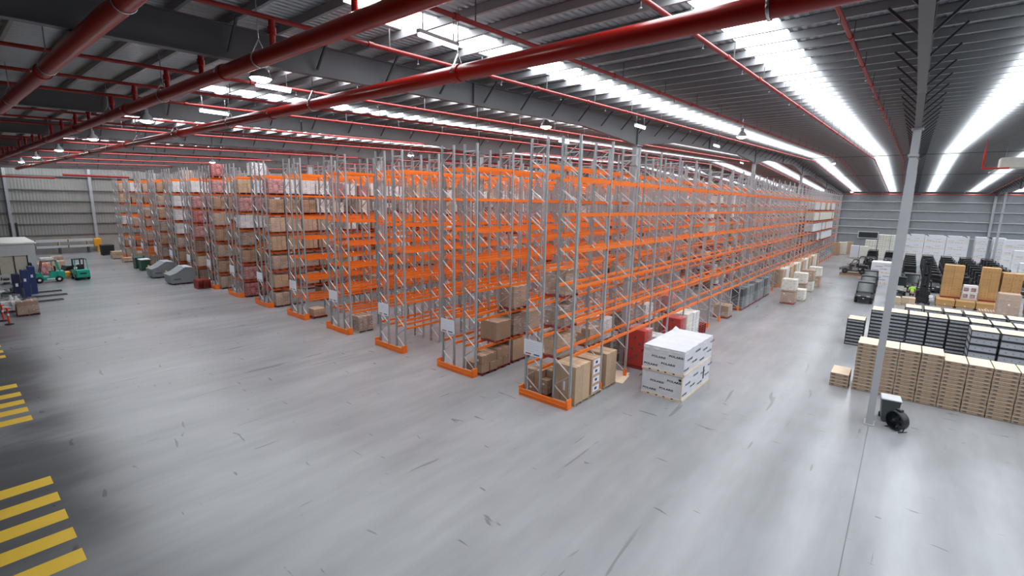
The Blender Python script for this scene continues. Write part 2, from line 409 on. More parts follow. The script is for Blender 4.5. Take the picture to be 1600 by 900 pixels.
main_pipe(P1a, P1b, .155, 'bright red sprinkler main closest to the racks, lit from above', [26+5.76*k for k in range(14)], [29.2+8.3*k for k in range(9)])
P2a, P2b = (12,4.55,11.6), (-78,3.95,11.5)
xr2 = [-(x) for x in br_x if -75 < x < -3]
main_pipe(P2a, P2b, .145, 'second thick red sprinkler main with short risers, between the two others', [22+5.76*k for k in range(12)], [16.2+7.5*k for k in range(10)], [(12+x, 12.15) for x in xr2])
P3a, P3b = (2,2.35,11.75), (-70,.95,11.25)
main_pipe(P3a, P3b, .15, 'thick dark red sprinkler main nearest the front wall', [11+5.76*k for k in range(10)], [15+2.4*1,15+10.2,36,47])
main_pipe((-75,10.2,10.9), (-75,16.3,10.9), .13, 'short red header pipe hanging before the left wall', [2,5], [4])
main_pipe((-88,3,10.75), (-88,11.2,10.75), .13, 'short red header pipe ending near the left wall column', [3,7], [5])
main_pipe((-14,YB-1.2,11.9), (40,YB-1.2,11.9), .09, 'thin red pipe along the top of the far end wall', [3+6*k for k in range(8)], [10,20,30,40])
def branch(x, i):
    b = B(); y0 = 3.2 if x < -3 else -6; pts = []
    ys = [y0, YR, YB-2]
    if x < -3: ys = [P2a[1]-.4*0, YR, YB-2] if x > -70 else [6, YR, YB-2]
    if x < -8: ys[0] = -8
    for a, c in zip(ys, ys[1:]): b.cyl((x,a,roofz(a)-.62),(x,c,roofz(c)-.62),.045,.045,8,'redb')
    o = ob('hanging_sprinkler_pipe', b, None, (0,0,0), 0, 'thin red sprinkler branch pipe under the roof, %s from the right' % NTHL[i], 'pipe', 'sprinkler branch pipes')
    h = B(); y = 6.5; k = 0
    while y < YB-3:
        z = roofz(y)-.62
        h.cyl((x,y-.06,z),(x,y+.06,z),.062,.062,8,'redb'); h.cyl((x,y+1.3,z-.11),(x,y+1.3,z),.012,.012,5,'girtd'); h.cyl((x,y+1.3,z-.12),(x,y+1.3,z-.11),.03,.03,8,'girt')
        h.bar((x,y+.5,z),(x,y+.5,z+.45),.02,.02,'girtd'); y += 3.0; k += 1
    ob('sprinkler_head_and_coupling', h, o, kind='stuff')
NTHL = NTH+['twenty-first','twenty-second','twenty-third','twenty-fourth','twenty-fifth','twenty-sixth','twenty-seventh','twenty-eighth','twenty-ninth','thirtieth']+['thirty-'+w for w in NTH[:9]]+['fortieth']+['forty-'+w for w in NTH[:9]]
for i, x in enumerate(br_x): branch(x, i)

# ------------------------------------------------------------------ lamps
def highbay(x, y, z, label):
    t = ob('high_bay_pendant_lamp', None, None, (x,y,z), 0, label, 'lamp', 'high bay lamps')
    b = B(); b.lathe((0,0,0), [(.24,-.02),(.25,0),(.20,.12),(.10,.24),(.08,.26),(.08,.42),(.0,.42)], 'steel', 20); ob('housing', b, t)
    b = B(); b.lathe((0,0,0), [(.235,-.01),(.20,-.06),(.10,-.10),(0,-.11)], 'lamp', 20); ob('diffuser', b, t)
    b = B(); b.cyl((0,0,.4),(0,0,roofz(y)-.2-z),.012,.012,6,'chrome'); ob('rod', b, t)
def batten(x, y, z, label, rz=PI/2):
    t = ob('fluorescent_batten', None, None, (x,y,z), rz, label, 'lamp', 'fluorescent battens')
    b = B(); b.box(-.52,-.05,.03,.52,.05,.10,'whitep'); b.bar((-.4,0,.1),(-.4,0,roofz(y)-.22-z),.015,.015,'chrome'); b.bar((.4,0,.1),(.4,0,roofz(y)-.22-z),.015,.015,'chrome'); ob('housing', b, t)
    b = B(); b.cyl((-.50,0,0),(.50,0,0),.035,.035,10,'tube'); ob('tube', b, t)
highbay(-23.0,5.75,11.75,'glowing high bay lamp above the crossing of pipes, by the second rafter')
highbay(-34.0,6.04,11.8,'glowing high bay lamp by the third rafter')
highbay(-12.5,5.5,11.8,'glowing high bay lamp beside the second main pipe and nearest rafter')
highbay(-12.6,17.4,12.2,'warm high bay lamp above the nearest rack end')
highbay(-7.2,27,12.5,'high bay lamp beside the bright roof light over the first rack')
highbay(-45.5,6.2,11.8,'small glowing high bay lamp by the fourth rafter')
highbay(-57,6.3,11.8,'small glowing high bay lamp by the fifth rafter')
highbay(-68,6.4,11.8,'farthest small glowing high bay lamp toward the left wall')
highbay(-52.5,18,12.1,'glowing high bay lamp over the farther loaded rack ends')
highbay(-30,24,12.3,'small high bay lamp over the fourth rack')
highbay(-7.0,61,13.6,'distant high bay lamp near the ridge')
highbay(-9.6,YB-6,12.2,'distant high bay lamp near the back wall')
t = ob('troffer_lamp', None, None, (-6.9,4.75,12.0), 0, 'bright square lamp at the top edge beside the second main pipe', 'lamp')
b = B(); b.cbox(-.35,-.25,.03,.35,.25,.16,'whitep',.02); b.bar((0,0,.15),(0,0,.6),.02,.02,'chrome'); ob('housing', b, t)
b = B(); b.box(-.33,-.23,0,.33,.23,.03,'lamp'); ob('diffuser', b, t)
batten(-7.7,6.9,12.1,'fluorescent batten hanging just left of the nearest main pipe hanger')
batten(-15.1,7.0,12.15,'fluorescent batten under the second roof light, above the nearest main pipe')
batten(-21.5,7.6,12.15,'fluorescent batten under the third roof light')
batten(-10.2,21.5,12.5,'fluorescent batten glowing over the first rack uprights')
batten(-16.4,24.5,12.5,'fluorescent batten glowing over the second rack uprights')
batten(-9.8,31.5,12.6,'fluorescent batten glowing beside the haunch of the first rafter')
batten(-13.6,52,13.2,'fluorescent batten behind the second column of the rack row')
# unit heater with its red pipe
t = ob('unit_heater', None, None, (6.1,52,12.2), 0, 'beige boxy unit heater hanging from the roof at the right', 'heater')
b = B(); b.cbox(-1.5,-.6,0,1.5,.6,.75,'beige',.05); ob('casing', b, t)
b = B(); b.prism([(-1.5,.05),(-1.95,-.25),(-1.95,-.32),(-1.5,.0)], -.5,.5,'y','beige'); ob('louvre', b, t)
b = B(); [b.bar((x,0,.75),(x,0,roofz(52)-12.2-.2),.03,.03,'chrome') for x in (-1.2,1.2)]; ob('hanger_rod', b, t)
b = B(); b.tube([(3.6,50,13.35),(3.6,50,12.1),(5.0,50,12.1)], .06, 'red', 10); b.cyl((3.6,50,13.35),(3.6,50,roofz(50)-.2),.03,.03,8,'red')
ob('hanging_drop_pipe', b, None, (0,0,0), 0, 'red drop pipe with an elbow beside the beige unit heater', 'pipe')

# ------------------------------------------------------------------ pallet racking
NB, BW, FD, RH = 35, 2.7, .86, 11.7          # bays, bay width, frame depth, height
RY = 17.1                                    # first uprights
LV0 = (2.45,4.02,5.5,7.05,8.55,10.0); LV1 = (1.5,3.03,4.55,6.05,7.55,9.1,10.62)
def frame_mesh(h=RH, foot=True):
    b = B()
    for x in (0, -FD):                        # C-section posts
        s = -1 if x == 0 else 1
        b.box(x-.045,-.05,0,x+.045,-.038,h,'galv'); b.box(x-.045,.038,0,x+.045,.05,h,'galv')
        xa, xb = sorted((x-s*.045, x-s*.033)); b.box(xa,-.05,0,xb,.05,h,'galv')
        b.box(x-.08,-.08,0,x+.08,.08,.012,'galv')
    z = .25; k = 0
    while z < h-.8:
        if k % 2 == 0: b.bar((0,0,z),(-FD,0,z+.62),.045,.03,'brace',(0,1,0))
        else: b.bar((-FD,0,z),(0,0,z+.62),.035,.03,'galv',(0,1,0))  # braces facing away: their shade is put in with duller steel
        z += .62; k += 1
    b.bar((0,0,.2),(-FD,0,.2),.03,.04,'brace'); b.bar((0,0,h-.35),(-FD,0,h-.35),.03,.04,'brace')
    return b.mesh('upright_frame', True)
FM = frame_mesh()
def beam_geo(b, x, y0, z):
    b.box(x-.025,y0+.05,z-.13,x+.025,y0+BW-.05,z,'orange')
    b.box(x-.032,y0+.045,z-.2,x+.032,y0+.062,z+.04,'orange'); b.box(x-.032,y0+BW-.062,z-.2,x+.032,y0+BW-.045,z+.04,'orange')
BM = B(); beam_geo(BM, 0, 0, 0); BM = BM.mesh('load_beam', True)
XO = (0, -1.62)                               # offsets of the two frame lines
NIND = 3
def rest_mesh(la, lb):
    b = B()
    for j in range(NIND, NB):
        for xo, lv in ((XO[0],la),(XO[1],lb)):
            for z in lv:
                for dx in (0, -FD): beam_geo(b, xo+dx, j*BW, z)
    return b.mesh('load_beam_run', True)
REST0 = rest_mesh(LV0, LV1); REST1 = rest_mesh(LV1, LV1)
gb = B(); gb.box(-1.29,-.03,0,.08,.03,.34,'orange'); gb.box(.02,-.03,0,.08,.35,.46,'orange'); gb.box(-1.29,-.05,.12,.02,-.03,.17,'orange')
G1 = gb.mesh('end_guard', True)
gb = B(); gb.box(-2.62,-.03,0,-1.31,.03,.34,'orange'); gb.box(-2.62,-.03,0,-2.56,.35,.46,'orange'); gb.box(-2.56,-.05,.12,-1.31,-.03,.17,'orange')
G2 = gb.mesh('end_guard', True)
pb = B(); pb.box(-.07,-.075,0,.07,-.055,.42,'orange'); pb.box(.055,-.075,0,.075,.075,.42,'orange'); PG = pb.mesh('post_guard', True)
sb_ = B(); sb_.box(-.52,-.012,0,.52,0,.75,'whitep')
for k in range(5): sb_.box(-.42,-.014,.62-k*.1,(.3 if k%2 else .1),-.012,.635-k*.1,'girt')
sb_.box(-.42,-.014,.06,-.1,-.012,.12,'inkred'); sb_.box(.05,-.014,.06,.38,-.012,.12,'ink')
SM = sb_.mesh('load_sign', True)
RTXT = ['nearest the white branded crates','second from the white branded crates']+[NTH[k]+' from the right' for k in range(2,12)]+['next to last at the left wall','last, nearest the left wall']
rackx = []
for k in range(14):
    x = -10.62-5.76*k; rackx.append(x)
    t = ob('pallet_rack', None, None, (x,RY,0), 0, 'double run of orange-beamed grey pallet racking, '+RTXT[k], 'rack', 'pallet rack runs')
    la, lb = (LV0, LV1) if k == 0 else (LV1, LV1)
    for j in range(NB+1):
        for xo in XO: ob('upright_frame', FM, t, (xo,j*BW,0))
        if k < 1 and j: ob('post_guard', PG, t, (0,j*BW,0))
    for j in range(NIND):
        for xo, lv in ((XO[0],la),(XO[1],lb)):
            for z in lv:
                for dx in (0,-FD): ob('load_beam', BM, t, (xo+dx,j*BW,z))
    ob('load_beam_run', REST0 if k == 0 else REST1, t, kind='stuff')
    ob('end_guard', G1, t, (.02,-.32,0)); ob('end_guard', G2, t, (.02,-.32,0))
    ob('load_sign', SM, t, (XO[1]-.43,-.06,1.95))
# rust coloured lighter beams: connectors between the two frame lines at the ends
# ------------------------------------------------------------------ pallets and loads
def pallet_geo(b, x0, y0, z0, w, d, m='redbr'):
    for i in range(7):
        a = x0+i*(w-.09)/6; b.box(a,y0,z0+.12,a+.09,y0+d,z0+.14,m)
    for i in range(3):
        c = y0+i*(d-.05)/2; b.box(x0,c,z0+.02,x0+w,c+.05,z0+.12,m); b.box(x0,c-.02 if i else c,z0,x0+w,c+.07 if i<2 else c+.05,z0+.02,m)
def pallet_mesh(w=1.16, d=1.16, m='redbr'):
    b = B(); pallet_geo(b, -w/2, -d/2, 0, w, d, m); return b.mesh('pallet', True)
PAL = {m: pallet_mesh(1.16,1.16,m) for m in ('redbr','wood')}
def cartons(nx, ny, nz, w, d, h, m, seed, jit=.01, z0=.14, tape=True, drop=.0, c=.008, label=None, marks=False):
    rnd = random.Random(seed); b = B(); cw, cd, ch = w/nx, d/ny, h/nz
    for k in range(nz):
        for i in range(nx):
            for j in range(ny):
                if k == nz-1 and rnd.random() < drop: continue
                jx, jy = rnd.uniform(-jit,jit), rnd.uniform(-jit,jit)
                x0 = -w/2+i*cw+.004+jx; y0 = -d/2+j*cd+.004+jy; zz = z0+k*ch+.002
                x1, y1, z1 = x0+cw-.008, y0+cd-.008, zz+ch-.004
                b.cbox(x0,y0,zz,x1,y1,z1,m,c)
                if marks:
                    for q in (.18,.62): b.box(x0+cw*q,y0-.004,zz+ch*.4,x0+cw*(q+.16),y0+.0,zz+ch*.62,'kraftdk')
                if tape:
                    ym = (y0+y1)/2; xm = (x0+x1)/2
                    b.box(x0-.001,ym-.022,z1-.07,x0+.0005,ym+.022,z1-.004,'tape'); b.box(x1-.0005,ym-.022,z1-.07,x1+.001,ym+.022,z1-.004,'tape')
                    if k == nz-1: b.box(x0+.01,ym-.022,z1-.0005,x1-.01,ym+.022,z1+.001,'tape')
                    b.box(xm-.06,y0-.001,zz+ch*.3,xm+.05,y0+.0005,zz+ch*.55,'whitep' if rnd.random()<.3 else m)
                if label:
                    ym = (y0+y1)/2; b.box(x1-.0005,ym-cd*.36,zz+ch*.12,x1+.0015,ym+cd*.36,zz+ch*.88,'whitep'); b.box(x1+.001,ym-cd*.15,zz+ch*.4,x1+.003,ym+cd*.1,zz+ch*.7,label); b.box(x1+.001,ym-cd*.33,zz+ch*.14,x1+.003,ym+cd*.33,zz+ch*.2,'inkred')
    return b.mesh('carton_stack', True)
def wrap_mesh(w, d, h, z0=.10, seed=0):
    rnd = random.Random(seed); b = B(); vs = []; n = 8; L = 6
    ring = []
    for s in range(4):
        for i in range(n):
            t = i/n-.5
            ring.append([(t,-.5),(.5,t),(-t,.5),(-.5,-t)][s])
    for k in range(L+1):
        for (px, py) in ring:
            r = 1.03+rnd.uniform(-.012,.018); vs.append((px*w*r, py*d*r, z0+k*(h-z0)/L+(rnd.uniform(-.03,.03) if k in (0,L) else 0)))
    N_ = len(ring); fs = [(k*N_+i, k*N_+(i+1)%N_, (k+1)*N_+(i+1)%N_, (k+1)*N_+i) for k in range(L) for i in range(N_)]
    b.add(vs, fs, 'wrap', False); return b.mesh('stretch_wrap')
def load(name, label, x, y, z, cm, pal='redbr', wrap=None, group=None, rz=0, cat='pallet load'):
    t = ob(name, None, None, (x,y,z+(.006 if z else 0)), rz, label, cat, group)
    ob('pallet', PAL[pal], t); ob('carton_stack', cm, t)
    if wrap: ob('stretch_wrap', wrap, t)
    return t
CM = [cartons(3,2,4,1.12,1.12,1.05,'kraft',1), cartons(2,3,3,1.14,1.10,1.12,'kraft2',2,drop=.2), cartons(2,2,5,1.1,1.1,1.1,'kraftdk',3),
      cartons(3,3,4,1.12,1.12,1.1,'whitebox',4), cartons(2,3,5,1.12,1.12,1.1,'pinkbox',5), cartons(1,2,2,1.1,1.12,1.0,'kraft2',6), cartons(2,2,3,1.1,1.1,.85,'kraft',7,drop=.3), cartons(3,2,6,1.14,1.14,1.15,'cream',8)]
WR = [wrap_mesh(1.14,1.14,1.2,.1,i) for i in range(3)]
KN = ['brown cartons','tan cartons','dusky brown cartons','white cartons','red-printed cartons','big tan boxes','short stack of brown cartons','cream cartons']
nload = 0
LVN = ['the floor','the lowest beams','the second beams','the third beams','the fourth beams','the fifth beams','the sixth beams','the top beams']
prefs = {5:[0,5,0,1,1,0,3,3],6:[4,4,0,1,4,4,3,3],7:[0,0,0,0,1,0,4,4],8:[2,5,2,4,4,4,3,3],9:[2,0,0,3,3,3,3,3],10:[2,2,0,2,0,0,0,1],11:[2,None,6,None,6,None,None,3],12:[5,None,None,0,None,None,3,1],13:[5,6,None,3,None,6,0,1]}
rnd = random.Random(11)
for k in range(5,14):
    for j in range(2):
        for s in range(2):
            for l in range(8):
                p = prefs[k][l]
                if p is None or (j+s and rnd.random() < .18): continue
                if rnd.random() < .2 and l: p = rnd.choice([0,1,2,3,4])
                if l == 7:
                    if rnd.random() < .85: continue
                z = 0 if l == 0 else LV1[l-1]
                load('pallet_load', 'pallet of %s on %s, %s place, %s rack' % (KN[p], LVN[l], NTH[j*2+s], NTH[k]), rackx[k]-.31, RY+j*BW+.72+s*1.27, z, CM[p], 'redbr', WR[(j+s+l)%3] if (k+l) % 2 else None, 'pallet loads in the racks by the left wall'); nload += 1
print('loads', nload)
# deep interior loads: beyond what can be counted
b = B(); rnd = random.Random(5); cols = ['kraft','kraft2','kraftdk','whitebox','pinkbox','pinkbox','whitebox','cream']
for k in range(0,14):
    for j in range(2 if k >= 5 else (13 if k else 24), NB):
        for s in range(2):
            for li in range(7):
                for xo in XO:
                    z = ((0,)+(LV0 if k == 0 and xo == 0 else LV1))[li]
                    if xo == XO[1] and k == 0 and li > 6: continue
                    pr = (.3 if k > 10 else .66) if k >= 5 else (.5 if li < 6 else .12)
                    if k == 0: pr = 0 if xo == 0 else .35
                    if rnd.random() > pr or (k < 5 and j % 9 in (0,1,2) and li > 3): continue
                    if xo == XO[1] and k > 0 and rnd.random() < .4: continue
                    x = rackx[k]+xo-FD/2+(.07 if xo == 0 else -.07); y = RY+j*BW+.72+s*1.27; m = rnd.choice(cols); h = rnd.uniform(.75,1.15); w = .54; z = z+(.006 if z else 0)
                    if min(abs(y-yc) for yc in (24.4,49,73.5,97.6)) < .9 and k % 2 == 0 and (li == 0 or li > 6): continue
                    b.box(x-w,y-w,z,x+w,y+w,z+.13,'redbr'); b.box(x-w,y-w,z+.15,x+w,y+w,z+.15+h*.5,m); b.box(x-w+.02,y-w+.02,z+.16+h*.5,x+w,y+w-.02,z+.15+h,rnd.choice([m,m,'whitebox']))
ob('pallet_load_mass', b, None, (0,0,0), 0, 'uncounted pallet loads filling the deep bays of the racks', 'pallet load', 'pallet loads deep in the racks', 'stuff')
# bright loads on the far end of the first rack run
for j in range(23,31):
    for s in range(2):
        for l in range(2,6):
            if (j < 25 and l < 3) or rnd.random() < .12: continue
            p = [3,3,7,3][l-2] if rnd.random() < .85 else 1
            load('pallet_load', 'pallet of %s on beam level %s, %s, first rack far end' % (KN[p], ['one','two','three','four'][l-2], NTH[j-23]+(' bay near side' if s==0 else ' bay far side')), rackx[0]-.36, RY+j*BW+.72+s*1.27, LV0[l-1], CM[p], 'redbr', None, 'pale loads at the far end of the first rack')
# ------------------------------------------------------------------ goods in the nearest racks
r0x, r1x = rackx[0], rackx[1]
# rack 0, left frame line (x centre) : wrapped brown loads on three levels
xl = r0x-1.62-.43
W1 = cartons(2,2,4,1.15,1.15,1.2,'kraft',21,.02,drop=.0); W2 = cartons(3,2,3,1.14,1.14,1.0,'kraftdk',22,.02,drop=.3); W3 = cartons(2,3,3,1.14,1.14,1.1,'kraft2',23,.03,drop=.2)
load('pallet_load','film-wrapped brown pallet load on the third beams, topmost at the nearest rack end',xl+.1,RY+1.99,LV1[2],W1,'redbr',WR[0],'wrapped loads at the nearest rack end')
load('pallet_load','film-wrapped uneven pallet of dark brown cartons on the second beams of the nearest rack end',xl+.1,RY+1.99,LV1[1],W2,'redbr',WR[1],'wrapped loads at the nearest rack end')
load('pallet_load','film-wrapped pallet of tan cartons behind the white sign of the nearest rack',xl+.1,RY+1.99,LV1[0],W3,'redbr',WR[2],'wrapped loads at the nearest rack end')
load('pallet_load','low brown carton pile on the floor behind the end guard of the nearest rack',xl+.1,RY+.8,0,cartons(3,3,3,1.15,1.2,1.05,'kraft',24,.02,drop=.25),'redbr')
for i,(j,s,l,p,txt) in enumerate(((1,0,0,2,'small mixed brown load on the floor, inside the second bay of the nearest rack'),(1,1,1,6,'short brown load with loose film on the lowest beams inside the nearest rack'),(2,0,1,3,'pale bagged load on the lowest beams inside the nearest rack, third bay'),(2,1,0,2,'dark mixed load on the floor inside the nearest rack, third bay'),(3,0,1,2,'brown sagging load on the lowest beams inside the nearest rack, fourth bay'),(3,1,0,4,'red and brown load on the floor inside the nearest rack, fourth bay'),(4,0,1,3,'white load on the lowest beams inside the nearest rack, fifth bay'),(5,0,0,1,'tan load on the floor inside the nearest rack, sixth bay'),(5,1,1,4,'red-printed load on the lowest beams inside the nearest rack, sixth bay'))):
    load('pallet_load',txt,xl,RY+j*BW+.72+s*1.27,0 if l==0 else LV1[l-1],CM[p],'redbr',WR[i%3],'mixed loads inside the nearest rack')
# tall carton blocks at the foot of the nearest rack, aisle side
xc = r0x-.42
load('carton_block','tall tan carton block on a pale pallet right behind the nearest end guard',xc,RY+.80,0,cartons(3,2,1,1.18,1.26,1.72,'kraft2',31,.004,c=.006),'wood',None,'tall cartons at the foot of the nearest rack')
load('carton_block','tall stack of four cartons with white picture labels, second from the nearest end guard',xc,RY+2.03,0,cartons(2,1,4,1.16,.82,1.72,'kraft2',32,.004,label='ink'),'wood',None,'tall cartons at the foot of the nearest rack')
load('carton_block','tall narrow tan carton block, third from the nearest end guard beside the loose sheets',xc,RY+3.5,0,cartons(1,2,1,1.16,1.05,1.66,'kraft2',33,.004,c=.006),'wood',None,'tall cartons at the foot of the nearest rack')
b = B(); b.box(-.6,-.8,0,.5,.8,.012,'palewood'); b.box(-.35,-.95,.012,.6,.35,.02,'palewood'); ob('cardboard_sheet', b, None, (xc+.1,RY+5.1,0), .2, 'flat pale cardboard sheets lying beside the tall carton blocks','cardboard')
# red and clear crates further in
def redcrate(x, y, h, label, m='redcrate'):
    t = ob('plastic_crate', None, None, (x,y,0), 0, label, 'crate', 'film-covered red crates')
    ob('pallet', PAL['redbr'], t)
    b = B(); b.cbox(-.58,-.5,.14,.58,.5,h,m,.02)
    for k in range(5): b.box(.581,-.3+((k*37)%5)*.12,.4+k*.32,.586,-.18+((k*37)%5)*.12,.52+k*.32,'dgrey'); b.box(-.3+((k*23)%5)*.14,-.505,.35+k*.33,-.18+((k*23)%5)*.14,-.5,.5+k*.33,'dgrey')
    ob('panel', b, t); b = B(); b.cbox(-.6,-.1,.16,.62,.56,h+.03,'wrap',.03); ob('stretch_wrap', b, t)
redcrate(-10.88,24.49,2.2,'tall red crate under clear film beside the white branded crates')
redcrate(-10.9,29.89,1.9,'second red crate under clear film, further along behind the branded crates')
for i,(y,h,m) in enumerate(((25.92,.9,'blackm'),(27.19,1.1,'whitebox'),(31.32,1.8,'cream'),(32.59,1.7,'whitebox'))):
    load('pallet_load', ['dark scrap-filled low load behind the branded crates','pale bagged load behind the branded crates','tall cream wrapped load under the rack past the red crates','tall white wrapped load under the rack, second past the red crates'][i], -10.95,y,0,cartons(2,2,2 if h<1.2 else 3,1.1,1.1,h,m,40+i,.02),'redbr',WR[i%3],'wrapped floor loads under the first rack')
for k in range(5):
    ob('pallet', PAL['redbr'], None, (-10.9,34.02,k*.142), 0, 'red-brown pallet, %s of five piled at the rack foot behind the branded crates' % ORD[k], 'pallet', 'pallets piled at the rack foot')
GRP = 'grey wrapped loads under the first rack'
for i in range(9):
    y = RY+(9+(i+1)//2)*BW+(.72 if i%2 else 1.99) if i else 40.69; load('pallet_load', 'load wrapped in grey-blue film under the first rack, %s from the near end' % NTH[i], -10.92,y,0,cartons(2,2,2,1.12,1.16,1.75 if i else .9,['greybin','dgrey','greybin'][i%3] if i else 'kraft',60+i,.02,tape=False),'redbr',WR[i%3],GRP)
for i in range(20):
    y = RY+(16+i//2)*BW+(1.99 if i%2 else .72); load('pallet_load', 'pale tall carton load on the floor under the first rack, %s past the grey' % NTH[i], -10.8+.1*(i%2),y,0,cartons(2,2,3,1.12,1.16,1.9,['kraft2','whitebox','cream','kraft2','kraft2'][i%5],80+i%6,.01,tape=False),'wood',None,'tall carton loads under the first rack')
# rack 1
x1 = r1x-.42
load('pallet_load','open-topped brown bulk box with a film rim on the second rack end',x1+.05,RY+1.95,LV1[0],cartons(1,1,1,1.2,1.2,1.0,'kraft',50,.0,c=.02,tape=False),'redbr',WR[0],'loads at the second rack end')
load('pallet_load','film-wrapped brown load beside the open bulk box, lowest beams of the second rack',x1,RY+3.42,LV1[0],cartons(1,1,4,1.15,1.15,1.15,'kraftdk',51,.01),'redbr',WR[1],'loads at the second rack end')
load('pallet_load','tan boxed load, second bay on the lowest beams of the second rack',x1,RY+4.69,LV1[0],cartons(1,1,2,1.1,1.1,1.1,'kraft2',52,.01),'redbr',WR[2],'loads at the second rack end')
load('pallet_load','tall wrapped tan load on the second beams of the second rack',x1,RY+3.42,LV1[1],cartons(2,2,4,1.15,1.15,1.2,'kraft',53,.01),'redbr',WR[0],'loads at the second rack end')
b = B(); b.tube([(x1+.66,RY+.98,LV1[0]+1.15),(x1+.66,RY+2.3,LV1[0]+1.15),(x1-.56,RY+2.3,LV1[0]+1.15),(x1-.56,RY+.98,LV1[0]+1.15),(x1+.66,RY+.98,LV1[0]+1.15)],.035,'wrap',6)
load('carton_pile','loose brown cartons on a red pallet on the floor at the second rack end',x1+.1,RY+.78,0,cartons(2,2,2,1.15,1.2,.95,'kraft',54,.03,drop=.5,c=.012),'redbr',None,'loads at the second rack end')
load('carton_pile','brown cartons on a red pallet on the floor, second place of the second rack',x1+.05,RY+1.99,0,cartons(1,2,2,1.1,1.0,1.0,'kraft',55,.02,c=.012),'redbr',None,'loads at the second rack end')
load('pallet_load','tall tan box on the floor in the second bay of the second rack',x1,RY+3.42,0,cartons(1,1,1,1.1,1.1,1.18,'kraft2',56,.0),'redbr',None,'loads at the second rack end')
load('pallet_load','flat stack of pale boards on the floor in the second bay of the second rack',x1,RY+4.69,0,cartons(1,1,3,1.1,1.1,.4,'palewood',57,.02,tape=False),'redbr',None,'loads at the second rack end')
# single pallets at the ends of racks 3, 4, 5
load('pallet_load','grey-brown wrapped pallet standing in the front bay of the fourth rack',rackx[3]-.4,RY+1.0,0,cartons(2,3,4,1.1,1.1,.95,'kraftdk',58,.01),'wood',WR[0],'single floor pallets in the emptier racks')
load('pallet_load','two small brown cartons on a dark pallet in the front bay of the fifth rack',rackx[4]-.4,RY+.85,0,cartons(2,1,2,1.0,.9,.55,'kraft2',59,.02,drop=.4),'redbr',None,'single floor pallets in the emptier racks')
# upper loads visible in racks 4-6 near the column
for i,(k,j,l,p) in enumerate(((4,3,2,0),(4,3,3,3),(4,4,2,1),(4,2,1,0),(3,6,3,3),(3,6,4,4),(4,5,4,3),(4,5,5,1),(3,8,2,4))):
    load('pallet_load','pallet of %s on %s in bay %s of the %s rack' % (KN[p],LVN[l],['one','two','three','four','five','six','seven','eight','nine'][j],NTH[k]),rackx[k]-.4,RY+j*BW+.72,LV1[l-1],CM[p],'redbr',None,'scattered loads in the fourth and fifth racks')

# ------------------------------------------------------------------ branded white crates
def text_mesh(s, size, name='printed_wordmark', xs=1.35):
    cu = bpy.data.curves.new('t', 'FONT'); cu.body = s; cu.size = size; cu.extrude = .001; cu.align_x = 'CENTER'; cu.resolution_u = 2; cu.offset = size*.03; cu.shear = .12
    o = bpy.data.objects.new('t', cu); me = bpy.data.meshes.new_from_object(o); bpy.data.objects.remove(o)
    return [(v.co.x*xs, v.co.y) for v in me.vertices], [tuple(p.vertices) for p in me.polygons]
TV, TF = text_mesh('POLARIS', .22)
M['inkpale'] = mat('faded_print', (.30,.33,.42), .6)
def put_text(b, P, cu_, su, m='ink'):
    """P(u, v) -> 3-D point on the face"""
    b.add([P(cu_[0]+u*su, cu_[1]+v*su) for u, v in TV], TF, m)
def crate_meshes(w, d, h, seed, top=True, big=1.0, ntx=(2,4), ink='ink'):
    rnd = random.Random(seed)
    s = B()                                        # film skin with a sagging top
    nx, ny = 8, 22; vs = []; 
    def zt(i, j):
        e = min(i, nx-i, j, ny-j); return h - (.0 if e == 0 else .085*math.sin(j*1.35+.3)+.085+.02*math.sin(i*2+j))
    for j in range(ny+1):
        for i in range(nx+1): vs.append((-w/2+w*i/nx, -d/2+d*j/ny, zt(i,j) if top else h))
    s.add(vs, [(j*(nx+1)+i, j*(nx+1)+i+1, (j+1)*(nx+1)+i+1, (j+1)*(nx+1)+i) for j in range(ny) for i in range(nx)], 'white', True)
    s.box(-w/2,-d/2,.10,w/2,d/2,h,'white','t')
    p = B()
    for k in range(ntx[0]):
        for i in range(2):
            u = -w*.25+i*w*.42+(k%2)*w*.18-.1; v = .25+k*(h-.35)/ntx[0]+i*.16
            put_text(p, lambda a, c: (a, -d/2-.004, c), (u, v), .60*big, ink)
            put_text(p, lambda a, c: (-a, d/2+.004, c), (u, v), .60*big, ink)
        for i in range(ntx[1]):
            u = -d*.42+i*d*.27+(k%2)*d*.1; v = .25+k*(h-.35)/ntx[0]+(i%2)*.18
            put_text(p, lambda a, c: (w/2+.004, a, c), (u, v), .60*big, ink); put_text(p, lambda a, c: (-w/2-.004, -a, c), (u, v), .60*big, ink)
    q = B(); q.box(-w/2-.02,-d/2-.02,0,w/2+.02,-d/2+.06,.11,'palewood'); q.box(-w/2-.02,d/2-.06,0,w/2+.02,d/2+.02,.11,'palewood'); q.box(-w/2-.02,-d/2,0,-w/2+.05,d/2,.11,'palewood'); q.box(w/2-.05,-d/2,0,w/2+.02,d/2,.11,'palewood')
    for u in (-.62,-.2,.15,.55): q.box(u-.05,-d/2-.024,.035,u+.05,-d/2-.018,.085,'blackm')
    return s.mesh('film_cover'), p.mesh('printed_wordmark'), q.mesh('timber_base', True)
def crate(name, label, x, y, z, ms, group, rz=0, flaps=None, cat='crate'):
    t = ob(name, None, None, (x,y,z), rz, label, cat, group)
    fc = ob('film_cover', ms[0], t); ob('printed_wordmark', ms[1], fc); ob('timber_base', ms[2], t)
    return t
cA = crate_meshes(1.98,3.95,1.20,1); cB_ = crate_meshes(1.96,3.9,1.22,2)
t = crate('wrapped_crate','lower of the two white film crates printed in dark blue by the nearest rack',-8.05,23.02,0,cB_,'branded crates by the nearest rack')
